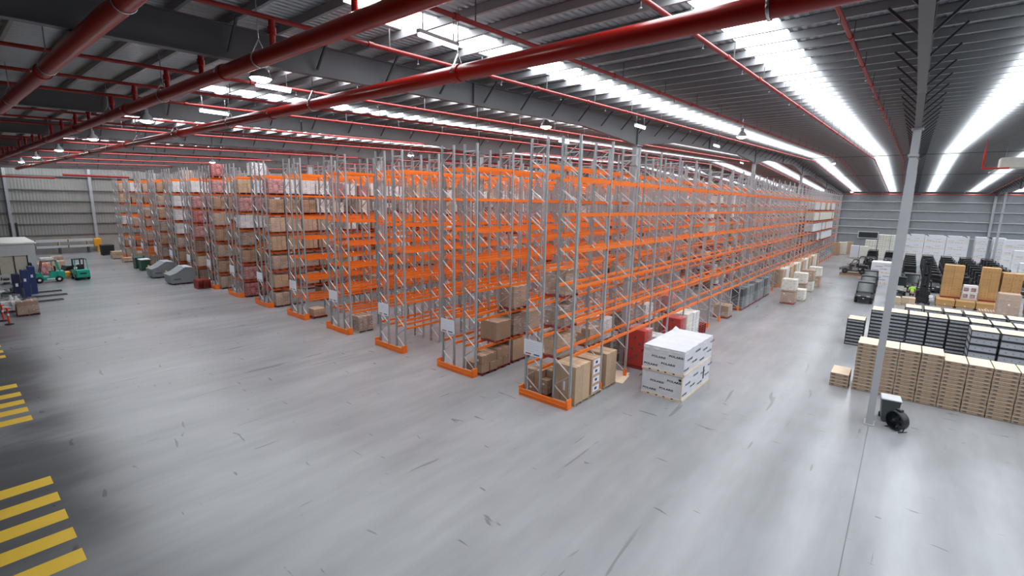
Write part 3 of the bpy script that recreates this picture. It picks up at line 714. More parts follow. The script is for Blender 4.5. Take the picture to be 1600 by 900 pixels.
b = B(); b.box(.93,-1.99,.1,.99,-1.955,1.16,'palewood'); ob('corner_post', b, t)
b = B(); b.box(.985,.9,.35,.992,1.05,1.0,'blackm'); b.box(.80,-1.985,1.0,.985,-1.958,1.1,'blackm'); ob('tear', b, t)
t = crate('wrapped_crate','upper white film crate with a crumpled sagging top, on the other branded crate',-8.05,23.02,1.224,cA,'branded crates by the nearest rack')
b = B(); vs = [(-.99+i*.165, -1.985-.03*math.sin(i*2.1), 1.20-.10-.07*math.sin(i*1.3)**2) for i in range(13)]; n_ = len(vs); vs += [(v[0], -1.96, 1.205) for v in vs]
b.add(vs, [(i,i+1,i+1+n_,i+n_) for i in range(n_-1)], 'white', True); ob('film_flap', b, t)
b = B(); vs = [(.985+.03*math.sin(i*1.7), -1.98+i*.33, 1.2-.12-.08*math.sin(i*1.1)**2) for i in range(13)]; vs += [(.96, v[1], 1.205) for v in vs]
b.add(vs, [(i,i+1,i+1+n_,i+n_) for i in range(n_-1)], 'white', True); ob('film_flap', b, t)
b = B(); b.add([(-.99,1.5,1.2),(-.99,1.97,1.2),(-.75,1.97,1.2),(-.95,1.92,1.34)], [(0,1,3),(1,2,3),(0,3,2)], 'white'); ob('film_peak', b, t)

# wall of white crates at the back
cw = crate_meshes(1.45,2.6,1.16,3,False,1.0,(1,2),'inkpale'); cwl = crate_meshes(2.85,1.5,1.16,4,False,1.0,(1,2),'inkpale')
n = 0
def wrow(xs, y, nz, ms, txt, dz=1.17):
    for i, x in enumerate(xs):
        for k in range(nz):
            crate('white_crate', 'white film crate, %s of its stack, %s stack %s' % (ORD[k], NTH[i], txt), x, y, k*dz, ms, 'white crates stacked at the far wall')
wrow([.95,3.85,6.75], 113, 4, cwl, 'of the long white wall')
wrow([9.7,11.9-.05], 113.4, 4, cw, 'right of the white wall gap')
wrow([13.3,16.3], 108, 4, cwl, 'beyond the last column')
wrow([13.6,16.6], 100, 3, cwl, 'in the lower white block')
wrow([13.4,16.4], 92, 2, cwl, 'in the lowest white block')
for i, x in enumerate((.2,2.6,5.2,7.6,10.6)):
    b = B(); b.tube([(x-.3,112.6,4.70),(x,112.3,4.72),(x+.3,112.15,4.5)],.06,'blackm',6); ob('loose_strap', b, None, (0,0,0), 0, 'dark loose strap end on the white crate wall, %s from the near column' % NTH[i], 'strap', 'strap ends on the white crates')
ccr = cartons(3,2,5,1.7,1.4,1.05,'cream',91,.004,0,False,label=None)
for i,(x,nz) in enumerate(((-5.1,3),(-3.2,4),(-1.4,4))):
    for k in range(nz):
        t = ob('cream_carton_stack', None, None, (x,112,k*1.1), 0, 'cream carton block with dark hand holes, %s block of the %s column' % (ORD[k], NTH[i]), 'carton stack', 'cream carton blocks')
        q = B(); q.box(-.85,-.7,0,.85,.7,1.05,'cream'); 
        for r_ in range(3):
            for c_ in range(4): q.box(-.7+c_*.42,-.706,.18+r_*.33,-.55+c_*.42,-.7,.24+r_*.33,'dgrey')
        q.box(-.85,-.7,1.05,.85,.7,1.06,'whitep'); ob('cartons', q, t)
load('wrapped_load','tall white bagged load, left of the cream cartons by the far vent',-7.2,108,0,cartons(1,1,2,1.2,1.2,2.2,'white',92,0,tape=False),'wood',WR[0],'bagged loads by the vent')
load('wrapped_load','white and tan bagged load between the tall bag and the cream cartons',-5.9,109,0,cartons(1,2,2,1.2,1.2,2.1,'cream',93,0,tape=False),'wood',WR[1],'bagged loads by the vent')
for i in range(3): load('pallet_load','pale wrapped pallet at the far end of the aisle, %s of three' % ['nearest','middle','farthest'][i],-10.4+.8*i,112+2.2*i,0,cartons(2,2,3,1.3,1.3,2.3,'cream' if i%2 else 'kraft2',94+i,0.02,tape=False),'wood',WR[i],'pallets at the end of the aisle')
# wrapped carton loads standing in the aisle beside the first rack
for i,(x,y,hh) in enumerate(((-8.0,51.2,2),(-7.55,53.6,1),(-8.0,57.0,2),(-7.8,60.3,2),(-7.6,64.0,2))):
    for k in range(hh):
        load('pallet_load','%s film-wrapped pallet load, %s pile standing in the aisle' % ('lower' if k==0 else 'upper', NTH[i]),x,y,k*1.2,cartons(2,2,3,1.2,1.2,1.0,'kraft' if (i+k)%2==0 else 'cream',100+i,.01),'redbr' if k==0 and i==0 else 'wood',wrap_mesh(1.2,1.2,1.16,.1,i),'wrapped piles in the aisle')

# ------------------------------------------------------------------ flat crates in stacks, right side
def tan_layer():
    b = B(); w, d = .785, 1.5
    b.cbox(0,0,.035,w,d,.168,'crateside',.006); b.box(.0,.02,0,w,.09,.035,'kraftdk'); b.box(0,d-.07,0,w,d,.035,'palewood'); b.box(0,d/2-.05,0,w,d/2+.05,.035,'palewood')  # front runner dark: shade of the gap between layers put into its colour
    b.box(-.004,-.006,.148,w+.004,.012,.170,'wood'); b.box(.08,-.005,.065,.21,.0,.11,'dgrey'); b.box(w-.21,-.005,.065,w-.08,.0,.11,'dgrey')
    b.box(.01,.01,.168,w-.01,d-.01,.172,'palewood')
    return b.mesh('flat_crate', True)
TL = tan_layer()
def tan_stack(i, x, y, n, txt, grp='tan slatted flat crates in the front row'):
    for k in range(n):
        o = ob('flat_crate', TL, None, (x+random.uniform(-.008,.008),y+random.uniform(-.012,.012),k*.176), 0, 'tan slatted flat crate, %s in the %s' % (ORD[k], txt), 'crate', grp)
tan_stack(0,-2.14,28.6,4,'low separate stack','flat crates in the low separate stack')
for k in range(4): pass
NS = [14,14,14,14,13,13,13,13,13,13]
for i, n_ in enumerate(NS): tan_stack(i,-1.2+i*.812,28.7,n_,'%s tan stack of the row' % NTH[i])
def steel_layer(w, d, h, top):
    b = B(); b.box(.02,.02,.03,w-.02,d-.02,h-.025,'greycase')
    for z in (0, h-.05): b.box(0,0,z,w,.04,z+.06,'blackm'); b.box(0,d-.04,z,w,d,z+.05,'blackm'); b.box(0,0,z,.04,d,z+.05,'blackm'); b.box(w-.04,0,z,w,d,z+.05,'blackm')
    for x in (0,w-.04): b.box(x,0,0,x+.04,.04,h,'blackm'); b.box(x,d-.04,0,x+.04,d,h,'blackm')
    for k in range(3): b.box(w*.25*(k+1)-.03,.012,h*.45,w*.25*(k+1)+.03,.022,h*.53,'dgrey')
    if top: b.box(.03,.03,h-.02,w-.03,d-.03,h+.004,'palewood'); b.box(.05,d-.5,h+.004,.4,d-.15,h+.008,'whitep')
    return b.mesh('steel_framed_crate', True)
SL = [steel_layer(.96,1.7,.238,t_) for t_ in (0,1)]; SB = [steel_layer(1.22,1.7,.42,t_) for t_ in (0,1)]; SS = [steel_layer(.96,1.5,.215,t_) for t_ in (0,1)]
def steel_stack(x, y, n, h, ms, txt, grp):
    for k in range(n):
        ob('steel_framed_crate', ms[k == n-1], None, (x,y,k*(h+.004)), 0, 'grey black-framed flat crate, %s in the %s' % (ORD[k] , txt), 'crate', grp)
steel_stack(-2.38,38.35,8,.215,SS,'short separate stack','grey steel-framed crates')
for i in range(9): steel_stack(-1.25+i*1.0,40.6,9,.238,SL,'%s stack of the front grey row' % NTH[i],'grey steel-framed crates')
for i in range(3): steel_stack(3.62+i*1.27,38.3,5,.42,SB,'%s stack of the deeper-cased block' % NTH[i],'deep grey steel-framed crates')
for i in range(7): steel_stack(.55+i*1.08,45,8,.238,SL,'%s stack of the rear grey row' % NTH[i],'grey steel-framed crates')
# pallets and small boxes between
for i,(x,y) in enumerate(((-.35,52.5),(1.0,53.2))):
    b = B(); pallet_geo(b,0,0,0,1.2,1.0,'wood'); ob('pallet', b, None, (x,y,0), 0, ['bare timber pallet by the grey crates, nearer the column','bare timber pallet by the grey crates, farther from the column'][i], 'pallet', 'timber pallets behind the grey crates')
for i,(x,y) in enumerate(((-.25,58.5),(.85,58.9))): load('box_on_pallet','pale timber box on a pallet before the black vehicles, %s of two' % ['left','right'][i],x,y,0,cartons(2,1,1,1.0,.9,.6,'wood',120+i,0,tape=False),'wood',None,'timber boxes before the vehicles')
# tall carton towers
def tower(name, label, x, y, w, d, h, m, rows, z=0):
    t = ob(name, None, None, (x,y,z), 0, label, 'carton stack', 'tall golden carton towers')
    b = B(); pallet_geo(b,-w/2,-d/2,0,w,d,'redbr'); ob('pallet', b, t)
    me = cartons(2,2,rows,w,d,h-.14,m,rows,.003,tape=False,c=.012,marks=True); ob('cartons', me, t)
    return t
tower('carton_tower','tall golden carton tower on low brown cartons, nearest the reach truck',3.9,62.5,1.42,1.25,3.15,'kraft3',13,.70)
tower('carton_tower','tall golden carton tower with a yellow edge, middle of the three towers',6.45,62.5,1.2,1.25,3.15,'kraft3',12,.70)
tower('carton_tower','golden carton tower at the right, behind the film-wrapped boxes',7.85,62.4,1.3,1.3,3.5,'kraft3',9,0)
load('printed_box_stack','white boxes with dark printed pictures between the carton towers',5.2,61.9,.70,cartons(2,2,2,1.0,1.0,1.25,'whitebox',130,.0,label='ink'),'wood',WR[0])
for i in range(2):
    for k in range(2):
        b = B(); b.box(-.46+i*.5,-.512,.22+k*.62,-.12+i*.5,-.503,.58+k*.62,'dgrey'); b.box(-.40+i*.5,-.516,.3+k*.62,-.22+i*.5,-.511,.48+k*.62,'inkred'); ob('box_print', b, bpy.data.objects['printed_box_stack'])
for i in range(6):
    load('low_carton_load','low brown carton block under the carton towers, %s of six' % NTH[i],3.55+(i%3)*1.4,60.95+1.35*(i//3),0,cartons(1,1,2,1.34,1.28,.56,'kraft3',131,.0,c=.01),'wood',None,'low carton blocks')
for k in range(3):
    b = B(); pallet_geo(b,-.6,-.6,0,1.2,1.2,'wood'); ob('pallet', b, None, (6.3,58.3,k*.142), 0, 'timber pallet, %s of three piled beside the low cartons' % ORD[k],'pallet','pallets beside the low cartons')
load('pallet_load','film-wrapped brown boxes in the right foreground of the carton towers',7.15,56.2,0,cartons(1,2,4,1.3,1.3,2.2,'kraft',133,.02),'redbr',wrap_mesh(1.34,1.34,2.35,.1,8))
load('pallet_load','dusky red carton load behind the film-wrapped boxes',9.4,60.5,0,cartons(2,2,4,1.3,1.3,2.4,'brownred',134,.02),'redbr')
# ------------------------------------------------------------------ utility vehicles (front faces -y)
def wheel(b, x, y, r=.33, w=.24):
    b.lathe((x,y,r), [(0,-w/2),(.17,-w/2),(r*.92,-w/2),(r,-w*.3),(r,w*.3),(r*.92,w/2),(.17,w/2),(0,w/2)], 'rubber', 16, 'x')
    b.lathe((x,y,r), [(0,-w/2-.01),(.15,-w/2-.006)], 'dgrey', 10, 'x'); b.lathe((x,y,r), [(0,w/2+.01),(.15,w/2+.006)], 'dgrey', 10, 'x')
def utv_parts(body, crew=False):
    P = []; L = 3.5 if crew else 3.0; yb = L-1.0     # cargo box start
    b = B()                                          # chassis and bodywork
    b.cbox(-.48,.25,.32,.48,L-.3,.52,'blackm',.04); b.prism([(.05,.42),(.0,.72),(.25,.92),(.95,1.08),(1.0,.5),(.6,.42)],-.5,.5,'x',body)
    b.prism([(.12,.62),(.3,.86),(.78,.92),(.86,.70),(.74,.74),(.3,.70)],-.72,-.5,'x',body); b.prism([(.12,.62),(.3,.86),(.78,.92),(.86,.70),(.74,.74),(.3,.70)],.5,.72,'x',body)
    b.cbox(-.72,.95,.36,.72,yb,.5,'blackm',.03); b.cbox(-.74,yb-.25,.5,.74,yb,.82,body,.04)
    for s in (-1,1): b.cbox(s*.70-.03,1.35,.45,s*.70+.03,yb-.2,.85,body,.02)
    P.append(('body',b))
    b = B(); [wheel(b,0,0)]; wm = b.mesh('wheel',True)
    for sx in (-.60,.60):
        for sy in (.55,L-.55): P.append(('wheel',wm,(sx,sy,0)))
    b = B(); b.box(-.72,yb+.02,.78,.72,L+.02,.82,'blackm'); [b.box(*q,'black') for q in ((-.72,yb+.02,.82,-.67,L+.02,1.08),(.67,yb+.02,.82,.72,L+.02,1.08),(-.72,L-.03,.82,.72,L+.02,1.08),(-.72,yb+.02,.82,.72,yb+.06,1.16))]; P.append(('cargo_bed',b))
    b = B(); zt = 1.88; ya, yc = 1.15, yb-.02         # roll cage
    for s in (-1,1):
        b.tube([(s*.66,.95,1.02),(s*.62,ya+.25,zt),(s*.62,yc-.1,zt),(s*.68,yc+.02,.85)],.034,'black',7)
        if crew: b.cyl((s*.62,(ya+yc)/2+.1,zt),(s*.66,(ya+yc)/2+.1,.5),.03,.03,6,'black')
    for y_ in (ya+.25,yc-.1): b.cyl((-.62,y_,zt),(.62,y_,zt),.034,.034,7,'black')
    b.cyl((-.66,yc,1.25),(.66,yc,1.25),.03,.03,6,'black'); b.box(-.6,yc-.02,.85,.6,yc+.0,1.72,'blackm'); b.box(-.60,ya+.2,zt-.01,.60,ya+.45,zt+.03,'black'); b.box(-.60,yc-.25,zt-.01,.60,yc-.02,zt+.03,'black'); P.append(('roll_cage',b))
    b = B(); b.cbox(-.66,ya+.18,zt+.02,.66,yc-.02,zt+.08,'black',.03); b.cbox(-.5,ya+.35,zt+.08,.5,yc-.2,zt+.10,'dgrey',.02); P.append(('roof',b))
    b = B(); b.add([(-.62,.98,1.04),(.62,.98,1.04),(.58,ya+.23,zt-.03),(-.58,ya+.23,zt-.03)],[(0,1,2,3)],'glass'); b.add([(-.62,.985,1.04),(.62,.985,1.04),(.58,ya+.235,zt-.03),(-.58,ya+.235,zt-.03)],[(3,2,1,0)],'glass'); P.append(('windshield',b))
    b = B(); b.cbox(-.6,yb-.65,.75,.6,yb-.2,.88,'black',.04); b.cbox(-.6,yb-.25,.85,.6,yb-.12,1.4,'black',.04)
    if crew: b.cbox(-.6,1.55,.75,.6,1.95,.88,'black',.04); b.cbox(-.6,1.9,.85,.6,2.0,1.35,'black',.04)
    P.append(('seat',b))
    b = B(); b.cbox(-.46,-.08,.40,.46,.02,.62,'blackm',.03); b.cyl((-.5,-.1,.72),(.5,-.1,.72),.022,.022,6,'black'); b.cyl((-.3,-.1,.72),(-.3,-.02,.45),.022,.022,6,'black'); b.cyl((.3,-.1,.72),(.3,-.02,.45),.022,.022,6,'black'); P.append(('bumper',b))
    b = B(); [b.cbox(s*.36-.13,.0,.66,s*.36+.13,.06,.76,'whitep',.02) for s in (-1,1)]; b.box(-.07,-.10,.50,.07,-.085,.56,'whitep'); P.append(('headlight',b))
    out = []
    for p in P: out.append((p[0], p[1].mesh(p[0],True) if isinstance(p[1],B) else p[1], p[2] if len(p) > 2 else (0,0,0)))
    return out
UB = [p for p in utv_parts('black') if p[0] not in ('windshield','roof')]; UW = utv_parts('black'); UO = utv_parts('olive'); UC = utv_parts('black',True)
def utv(parts, x, y, rz, label, group='utility vehicles parked in rows', z=0):
    t = ob('utility_vehicle', None, None, (x,y,z), rz, label, 'vehicle', group)
    bd = None
    for nm, me, lc in parts:
        o = ob(nm, me, bd if nm in ('headlight','bumper') and bd else t, lc)
        if nm == 'body': bd = o
    return t
utv(UC,-2.5,56.2,0,'black utility vehicle facing the camera, front of the aisle file','black utility vehicles in the file by the aisle')
utv(UW,-2.6,61.9,0,'black utility vehicle second in the file by the aisle','black utility vehicles in the file by the aisle')
utv(UW,-2.7,67.5,0,'black utility vehicle third in the file by the aisle','black utility vehicles in the file by the aisle')
for i,(x,y) in enumerate(((-5.0,78.6),(-4.6,84))):
    b = B(); pallet_geo(b,-1.6,-.7,0,3.2,1.4,'wood'); b.box(-1.5,-.66,.14,1.5,.66,.17,'wood'); b.box(-1.5,-.66,.17,1.5,.66,.40,'kraftdk'); o = ob('timber_crate_base', b, None, (x,y,0), 0, ['rust-red timber base under the olive vehicle, nearer one','rust-red timber base under the far olive vehicle'][i], 'crate base')
    t = utv(UO,x-1.5,y,-PI/2,['olive-grey utility vehicle standing sideways on a rust-red base at the aisle','second olive-grey utility vehicle sideways behind the first'][i],'olive vehicles beside the aisle',.40)
cf = crate_meshes(2.0,2.6,1.25,6,False)
for k in range(2): crate('wrapped_crate','%s of two white printed crates behind the aisle file of vehicles' % ['lower','upper'][k],-2.0,75.0+k*.3,k*1.28,cf,'white crates among the vehicles')
cnt = 0
for c_, (x, ys) in enumerate(((.75,(78.5,82,85.5,89,92.5,96,99.5)),(2.9,tuple(66+3.4*i for i in range(11))),(5.15,tuple(69.4+3.4*i for i in range(10))),(7.35,tuple(66+3.4*i for i in range(11))),(9.75,tuple(72.8+3.4*i for i in range(9))))):
    for i, y in enumerate(ys):
        if c_ == 1 and i in (0,): continue
        utv(UB,x,y,0,'black utility vehicle with roll cage, %s in the %s parked column' % (NTH[i],NTH[c_]),'black utility vehicles in the parked columns')
for i,(x,y) in enumerate(((-4.3,101),(-4.3,104.5),(-1.9,100.5),(-1.9,103.8))): utv(UB,x,y,0,'black utility vehicle before the cream cartons, %s' % ['left file, nearer','left file, farther','right file, nearer','right file, farther'][i],'black utility vehicles before the cream cartons')
utv(UO,-.1,63.6,0,'dark vehicle with a pale roof rail just right of the column','vehicles behind the worker')
utv(UC,1.0,67.6,0,'larger black vehicle with a reflecting windshield behind the worker','vehicles behind the worker')

# ------------------------------------------------------------------ reach truck and worker
t = ob('reach_truck', None, None, (1.9,61.2,0), 0, 'black reach truck with a very tall mast beside the worker', 'forklift')
b = B(); [b.box(x-.06,-.09,.1,x+.06,.09,4.25,'blackm') for x in (-.26,.26)]; [b.box(x-.05,-.05,.0,x+.05,.07,4.05,'black') for x in (-.15,.15)]
for z in (.5,1.6,2.7,3.8,4.2): b.box(-.30,.0,z,.30,.08,z+.12,'blackm')
b.box(-.14,-.0,.3,.14,.06,4.1,'blackm'); ob('mast', b, t)
b = B(); b.cbox(-.55,.15,.15,.55,1.6,1.2,'blackm',.05); b.cbox(-.5,.9,1.2,.5,1.55,1.35,'dgrey',.05); ob('chassis', b, t)
b = B(); [b.cyl((x,y,1.1),(x,y,2.15),.035,.035,6,'black') for x in (-.5,.5) for y in (.25,1.5)]; [b.box(-.52,.2+k*.22,2.15,.52,.26+k*.22,2.19,'black') for k in range(7)]; ob('overhead_guard', b, t)
b = B(); [b.box(x-.06,-1.15,.08,x+.06,-.05,.13,'black') for x in (-.25,.25)]; b.box(-.45,-.12,.1,.45,-.06,.6,'blackm'); ob('fork', b, t)
b = B(); [b.cbox(s*.5-.08,-1.0,.0,s*.5+.08,.2,.22,'blackm',.02) for s in (-1,1)]; ob('support_leg', b, t)
b = B(); b.cbox(.45,-.3,.6,.75,-.0,.85,'whitep',.02); b.cbox(.5,-.35,.3,.8,.0,.5,'girt',.02); ob('control_box', b, t)

def skinned(verts, edges, root, m, name, parent, sub=2):
    me = bpy.data.meshes.new(name); me.from_pydata([v[0] for v in verts], [], []) if False else me.from_pydata([v[0] for v in verts], edges, [])
    o = bpy.data.objects.new(name, me); C.objects.link(o); me.materials.append(M[m])
    md = o.modifiers.new('skin','SKIN'); sv = me.skin_vertices[0].data if me.skin_vertices else None
    if sv is None:
        bm = bmesh.new(); bm.from_mesh(me); bm.verts.layers.skin.verify(); bm.to_mesh(me); bm.free(); sv = me.skin_vertices[0].data
    for i, v in enumerate(verts): sv[i].radius = v[1] if isinstance(v[1], tuple) else (v[1], v[1]); sv[i].use_root = (i == root)
    md.use_smooth_shade = True; s = o.modifiers.new('sub','SUBSURF'); s.levels = sub; s.render_levels = sub
    o.parent = parent; return o
# worker seen from behind, leaning slightly forward, arms toward the truck; faces +y
t = ob('person', None, None, (1.05,60.9,0), .25, 'worker in a lime high-visibility shirt and dark shorts, seen from behind', 'person')
V_ = [((0,0,.95),(.15,.11)), ((0,.03,1.15),(.135,.10)), ((0,.07,1.35),(.16,.11)), ((0,.10,1.47),(.11,.08)), ((0,.13,1.55),.055), ((0,.16,1.60),.055),
      ((-.10,0,.88),.095),((-.12,.03,.50),.062),((-.13,-.02,.10),.042),((-.14,.12,.04),.04),((.10,0,.88),.095),((.13,-.02,.50),.062),((.14,-.08,.10),.042),((.16,.06,.04),.04),
      ((-.19,.09,1.42),.058),((-.27,.10,1.16),.044),((-.22,.30,1.02),.033),((-.21,.37,1.0),(.036,.018)),((.19,.09,1.42),.058),((.28,.12,1.17),.044),((.25,.34,1.08),.033),((.24,.41,1.07),(.036,.018))]
E_ = [(0,1),(1,2),(2,3),(3,4),(4,5),(0,6),(6,7),(7,8),(8,9),(0,10),(10,11),(11,12),(12,13),(3,14),(14,15),(15,16),(16,17),(3,18),(18,19),(19,20),(20,21)]
body = skinned(V_, E_, 0, 'skin', 'body', t)
for s, hx, hy, hz in ((-1,-.21,.37,1.0),(1,.24,.41,1.07)):
    for k in range(4):
        skinned([((hx+(k-1.5)*.02,hy,hz),.009),((hx+(k-1.5)*.022,hy+.05,hz-.005),.009),((hx+(k-1.5)*.022,hy+.085-.006*abs(k-1.4),hz-.03),.007)],[(0,1),(1,2)],0,'skin','finger',t,1)
    skinned([((hx-s*.03,hy-.02,hz),.010),((hx-s*.055,hy+.02,hz+.0),.009),((hx-s*.055,hy+.05,hz-.01),.008)],[(0,1),(1,2)],0,'skin','thumb',t,1)
b = B(); b.ball((0,.20,1.68),.105,'skin',16,12,(.82,1.0,1.18)); b.ball((-.09,.19,1.67),.025,'skin',8,6,(.5,1,1.3)); b.ball((.09,.19,1.67),.025,'skin',8,6,(.5,1,1.3)); b.cyl((0,.295,1.68),(0,.325,1.655),.012,.018,8,'skin'); b.box(-.025,.295,1.615,.025,.302,1.622,'inkred'); [b.ball((s*.035,.292,1.695),.011,'blackm',8,6) for s in (-1,1)]
ob('head', b, t)
b = B(); b.ball((0,.185,1.71),.112,'hair',16,12,(.86,1.0,1.05)); ob('hair', b, t)
sh = skinned([((0,0,1.0),(.17,.13)),((0,.03,1.17),(.155,.12)),((0,.07,1.36),(.18,.13)),((0,.10,1.46),(.12,.09)),((-.20,.09,1.42),.078),((-.25,.10,1.26),.068),((.20,.09,1.42),.078),((.26,.11,1.27),.068)],[(0,1),(1,2),(2,3),(3,4),(4,5),(3,6),(6,7)],0,'hivis','shirt',t)
so = skinned([((0,0,.98),(.165,.125)),((-.10,0,.86),.115),((-.115,.02,.60),.09),((.10,0,.86),.115),((.12,-.01,.60),.09)],[(0,1),(1,2),(0,3),(3,4)],0,'trouser','shorts',t)
b = B(); [b.cbox(x-.05,y-.10,0,x+.05,y+.20,.10,'blackm',.03) for x, y in ((-.14,.0),(.15,-.06))]; ob('shoe', b, t)

# ------------------------------------------------------------------ fan and bin by the column
t = ob('drum_fan', None, None, (.66,24.5,0), -.75, 'black round drum fan standing on the floor beside the column', 'fan')
b = B(); b.lathe((0,0,.42), [(.36,-.16),(.39,-.16),(.40,-.1),(.40,.1),(.39,.16),(.36,.16),(.36,-.16)], 'black', 32, 'y'); ob('drum', b, t)
b = B()
for r_ in (.08,.15,.22,.29,.35): b.lathe((0,-.165,.42), [(r_-.004,-.004),(r_+.004,-.004),(r_+.004,.004),(r_-.004,.004)], 'black', 28, 'y')
for k in range(16): a = k*PI/8; b.bar((.05*math.cos(a),-.17,.42+.05*math.sin(a)),(.37*math.cos(a),-.165,.42+.37*math.sin(a)),.008,.008,'black')
b.lathe((0,-.18,.42),[(0,-.01),(.07,0),(.07,.01)],'blackm',16,'y'); ob('grille', b, t)
b = B()
for k in range(5): a = k*2*PI/5; b.add([(.05*math.cos(a),0,.42+.05*math.sin(a)),(.34*math.cos(a-.25),-.07,.42+.34*math.sin(a-.25)),(.34*math.cos(a+.3),.07,.42+.34*math.sin(a+.3))],[(0,1,2)],'dgrey')
b.lathe((0,0,.42),[(0,.12),(.36,.12),(.36,.14),(0,.14)],'black',28,'y'); b.lathe((0,0,.42),[(0,-.08),(.09,-.08),(.09,.12),(0,.12)],'blackm',14,'y'); ob('fan_blade', b, t)
b = B(); b.cyl((-.3,-.2,.02),(-.3,.2,.02),.02,.02,6,'black'); b.cyl((.3,-.2,.02),(.3,.2,.02),.02,.02,6,'black'); [b.cyl((s*.3,0,.02),(s*.37,0,.3),.02,.02,6,'black') for s in (-1,1)]; b.box(-.08,-.06,.8,.12,.1,.9,'black'); ob('stand', b, t)
t = ob('wheelie_bin', None, None, (.36,25.45,0), .1, 'dark bin with a pale grey lid standing behind the column and fan', 'bin')
b = B(); b.prism([(-.26,.06),(.26,.06),(.32,.98),(-.32,.98)],-.36,.30,'y','dgrey'); ob('body', b, t)
b = B(); b.cbox(-.35,-.40,.98,.35,.34,1.06,'girt',.03); b.cyl((-.3,.37,1.02),(.3,.37,1.02),.02,.02,8,'girt'); ob('lid', b, t)
b = B(); b.lathe((-.28,.28,.11),[(0,-.03),(.11,-.03),(.11,.03),(0,.03)],'rubber',14,'x'); b.lathe((.28,.28,.11),[(0,-.03),(.11,-.03),(.11,.03),(0,.03)],'rubber',14,'x'); ob('wheel', b, t)

# ------------------------------------------------------------------ left side: office booth
t = ob('office_booth', None, None, (-67.2,-1.5,0), 0, 'white flat-roofed office booth with a double window before the left wall', 'booth')
b = B(); b.box(-8,-6,0,-.15,7.8,3.8,'booth'); 
b.box(-.15,-6,0,0,5.15,3.8,'booth'); b.box(-.15,7.2,0,0,7.8,3.8,'booth'); b.box(-.15,5.15,2.75,0,7.2,3.8,'booth'); b.box(-.15,5.15,0,0,7.2,.4,'booth'); b.box(-.01,6.2,2.75,.012,6.23,3.8,'girt'); ob('wall_panel', b, t)
b = B(); b.cbox(-8.15,-6.1,3.8,.1,7.95,4.0,'boothtop',.05); ob('roof', b, t)
b = B(); b.box(-.145,5.15,.4,-.06,7.2,2.75,'cream_int')
for y_ in (5.15,6.2,7.14): b.box(-.06,y_,.4,.03,y_+.06,2.75,'blackm')
b.box(-.06,5.15,2.70,.03,7.2,2.75,'girt'); ob('window', b, t)
b = B(); b.cbox(.0,5.3,.0,.3,5.7,.6,'dgrey',.03); ob('air_conditioner', b, t)
b = B(); b.cyl((-6,-1.2,4),(-6,-1.2,4.7),.05,.05,8,'whitep'); ob('vent_pipe', b, t)
b = B(); [b.box(-90.2,y_,.0,-90.0,y_+.22,4.85,'blackm') for y_ in (6.35,6.95)]; b.box(-90.3,6.35,2.2,-90.0,7.15,2.4,'blackm'); b.box(-90.3,6.3,0,-89.6,7.2,.9,'blackm')
ob('stored_mast', b, None, (0,0,0), 0, 'pair of tall black mast channels rising behind the office booth', 'mast')
t = ob('barrier_rail', None, None, (-66,-.5,0), 0, 'pale horizontal barrier rail in front of the office booth', 'barrier')
b = B(); b.box(-.06,-3,.85,.06,4.8,1.05,'girt'); b.box(-.06,-3,.35,.06,4.8,.5,'girt'); [b.box(-.05,y_,0,.05,y_+.1,1.0,'steel') for y_ in (-3,0,3,4.7)]; ob('rail', b, t)

# forklifts (front toward -y ... local: forks along -x)
def forklift_mesh():
    P = []
    b = B(); b.prism([(-.75,.28),(-.6,.95),(-.25,1.0),(-.1,.55),(.35,.55),(.42,1.05),(1.25,1.05),(1.45,.85),(1.48,.3),(1.2,.22),(-.6,.2)],-.52,.52,'y','teal'); b.cbox(.85,-.56,.25,1.5,.56,1.08,'teal',.08); b.box(1.5,-.28,.62,1.506,.28,.78,'blackm'); b.box(.1,-.526,.30,.75,-.521,.42,'whitep'); P.append(('body',b))
    b = B(); b.cbox(.35,-.3,.98,.85,.3,1.12,'black',.05); b.cbox(.75,-.28,1.1,.88,.28,1.6,'black',.05); P.append(('seat',b))
    b = B()
    for s in (-1,1): b.tube([(-.35,s*.46,.9),(-.1,s*.46,2.12),(.95,s*.46,2.12),(1.15,s*.5,1.0)],.04,'black' ,7)
    b.bar((1.15,-.5,1.0),(.95,-.46,2.1),.1,.08,'teal'); b.bar((1.15,.5,1.0),(.95,.46,2.1),.1,.08,'teal')
    for k in range(7): b.box(-.1+k*.16,-.46,2.1,-.06+k*.16,.46,2.14,'black')
    P.append(('overhead_guard',b))
    b = B(); [b.box(-.95,y_-.05,.1,-.8,y_+.05,2.05,'black') for y_ in (-.3,.3)]; [b.box(-.93,-.3,z_,-.82,.3,z_+.08,'black') for z_ in (.4,1.2,1.95)]; P.append(('mast',b))
    b = B(); b.box(-1.02,-.45,.12,-.96,.45,.55,'black'); [b.box(-2.05,y_-.06,.06,-.98,y_+.06,.10,'black') for y_ in (-.25,.25)]; P.append(('fork',b))
    b = B(); b.cyl((-.05,0,1.0),(-.25,0,1.3),.02,.02,6,'black'); b.lathe((-.27,0,1.32),[(.14,-.01),(.16,0),(.14,.01)],'black',14); P.append(('steering_wheel',b))
    W = B(); W.lathe((0,0,0),[(0,-.1),(.14,-.11),(.28,-.1),(.30,-.06),(.30,.06),(.28,.1),(.14,.11),(0,.1)],'rubber',16,'y'); W.lathe((0,0,0),[(0,-.115),(.12,-.112)],'whitep',10,'y'); wm = W.mesh('wheel',True)
    out = [(n_,b_.mesh(n_,True),(0,0,0)) for n_,b_ in P]
    for x_,y_ in ((-.45,-.5),(-.45,.5),(1.0,-.48),(1.0,.48)): out.append(('wheel',wm,(x_,y_,.3)))
    return out
FP = forklift_mesh()
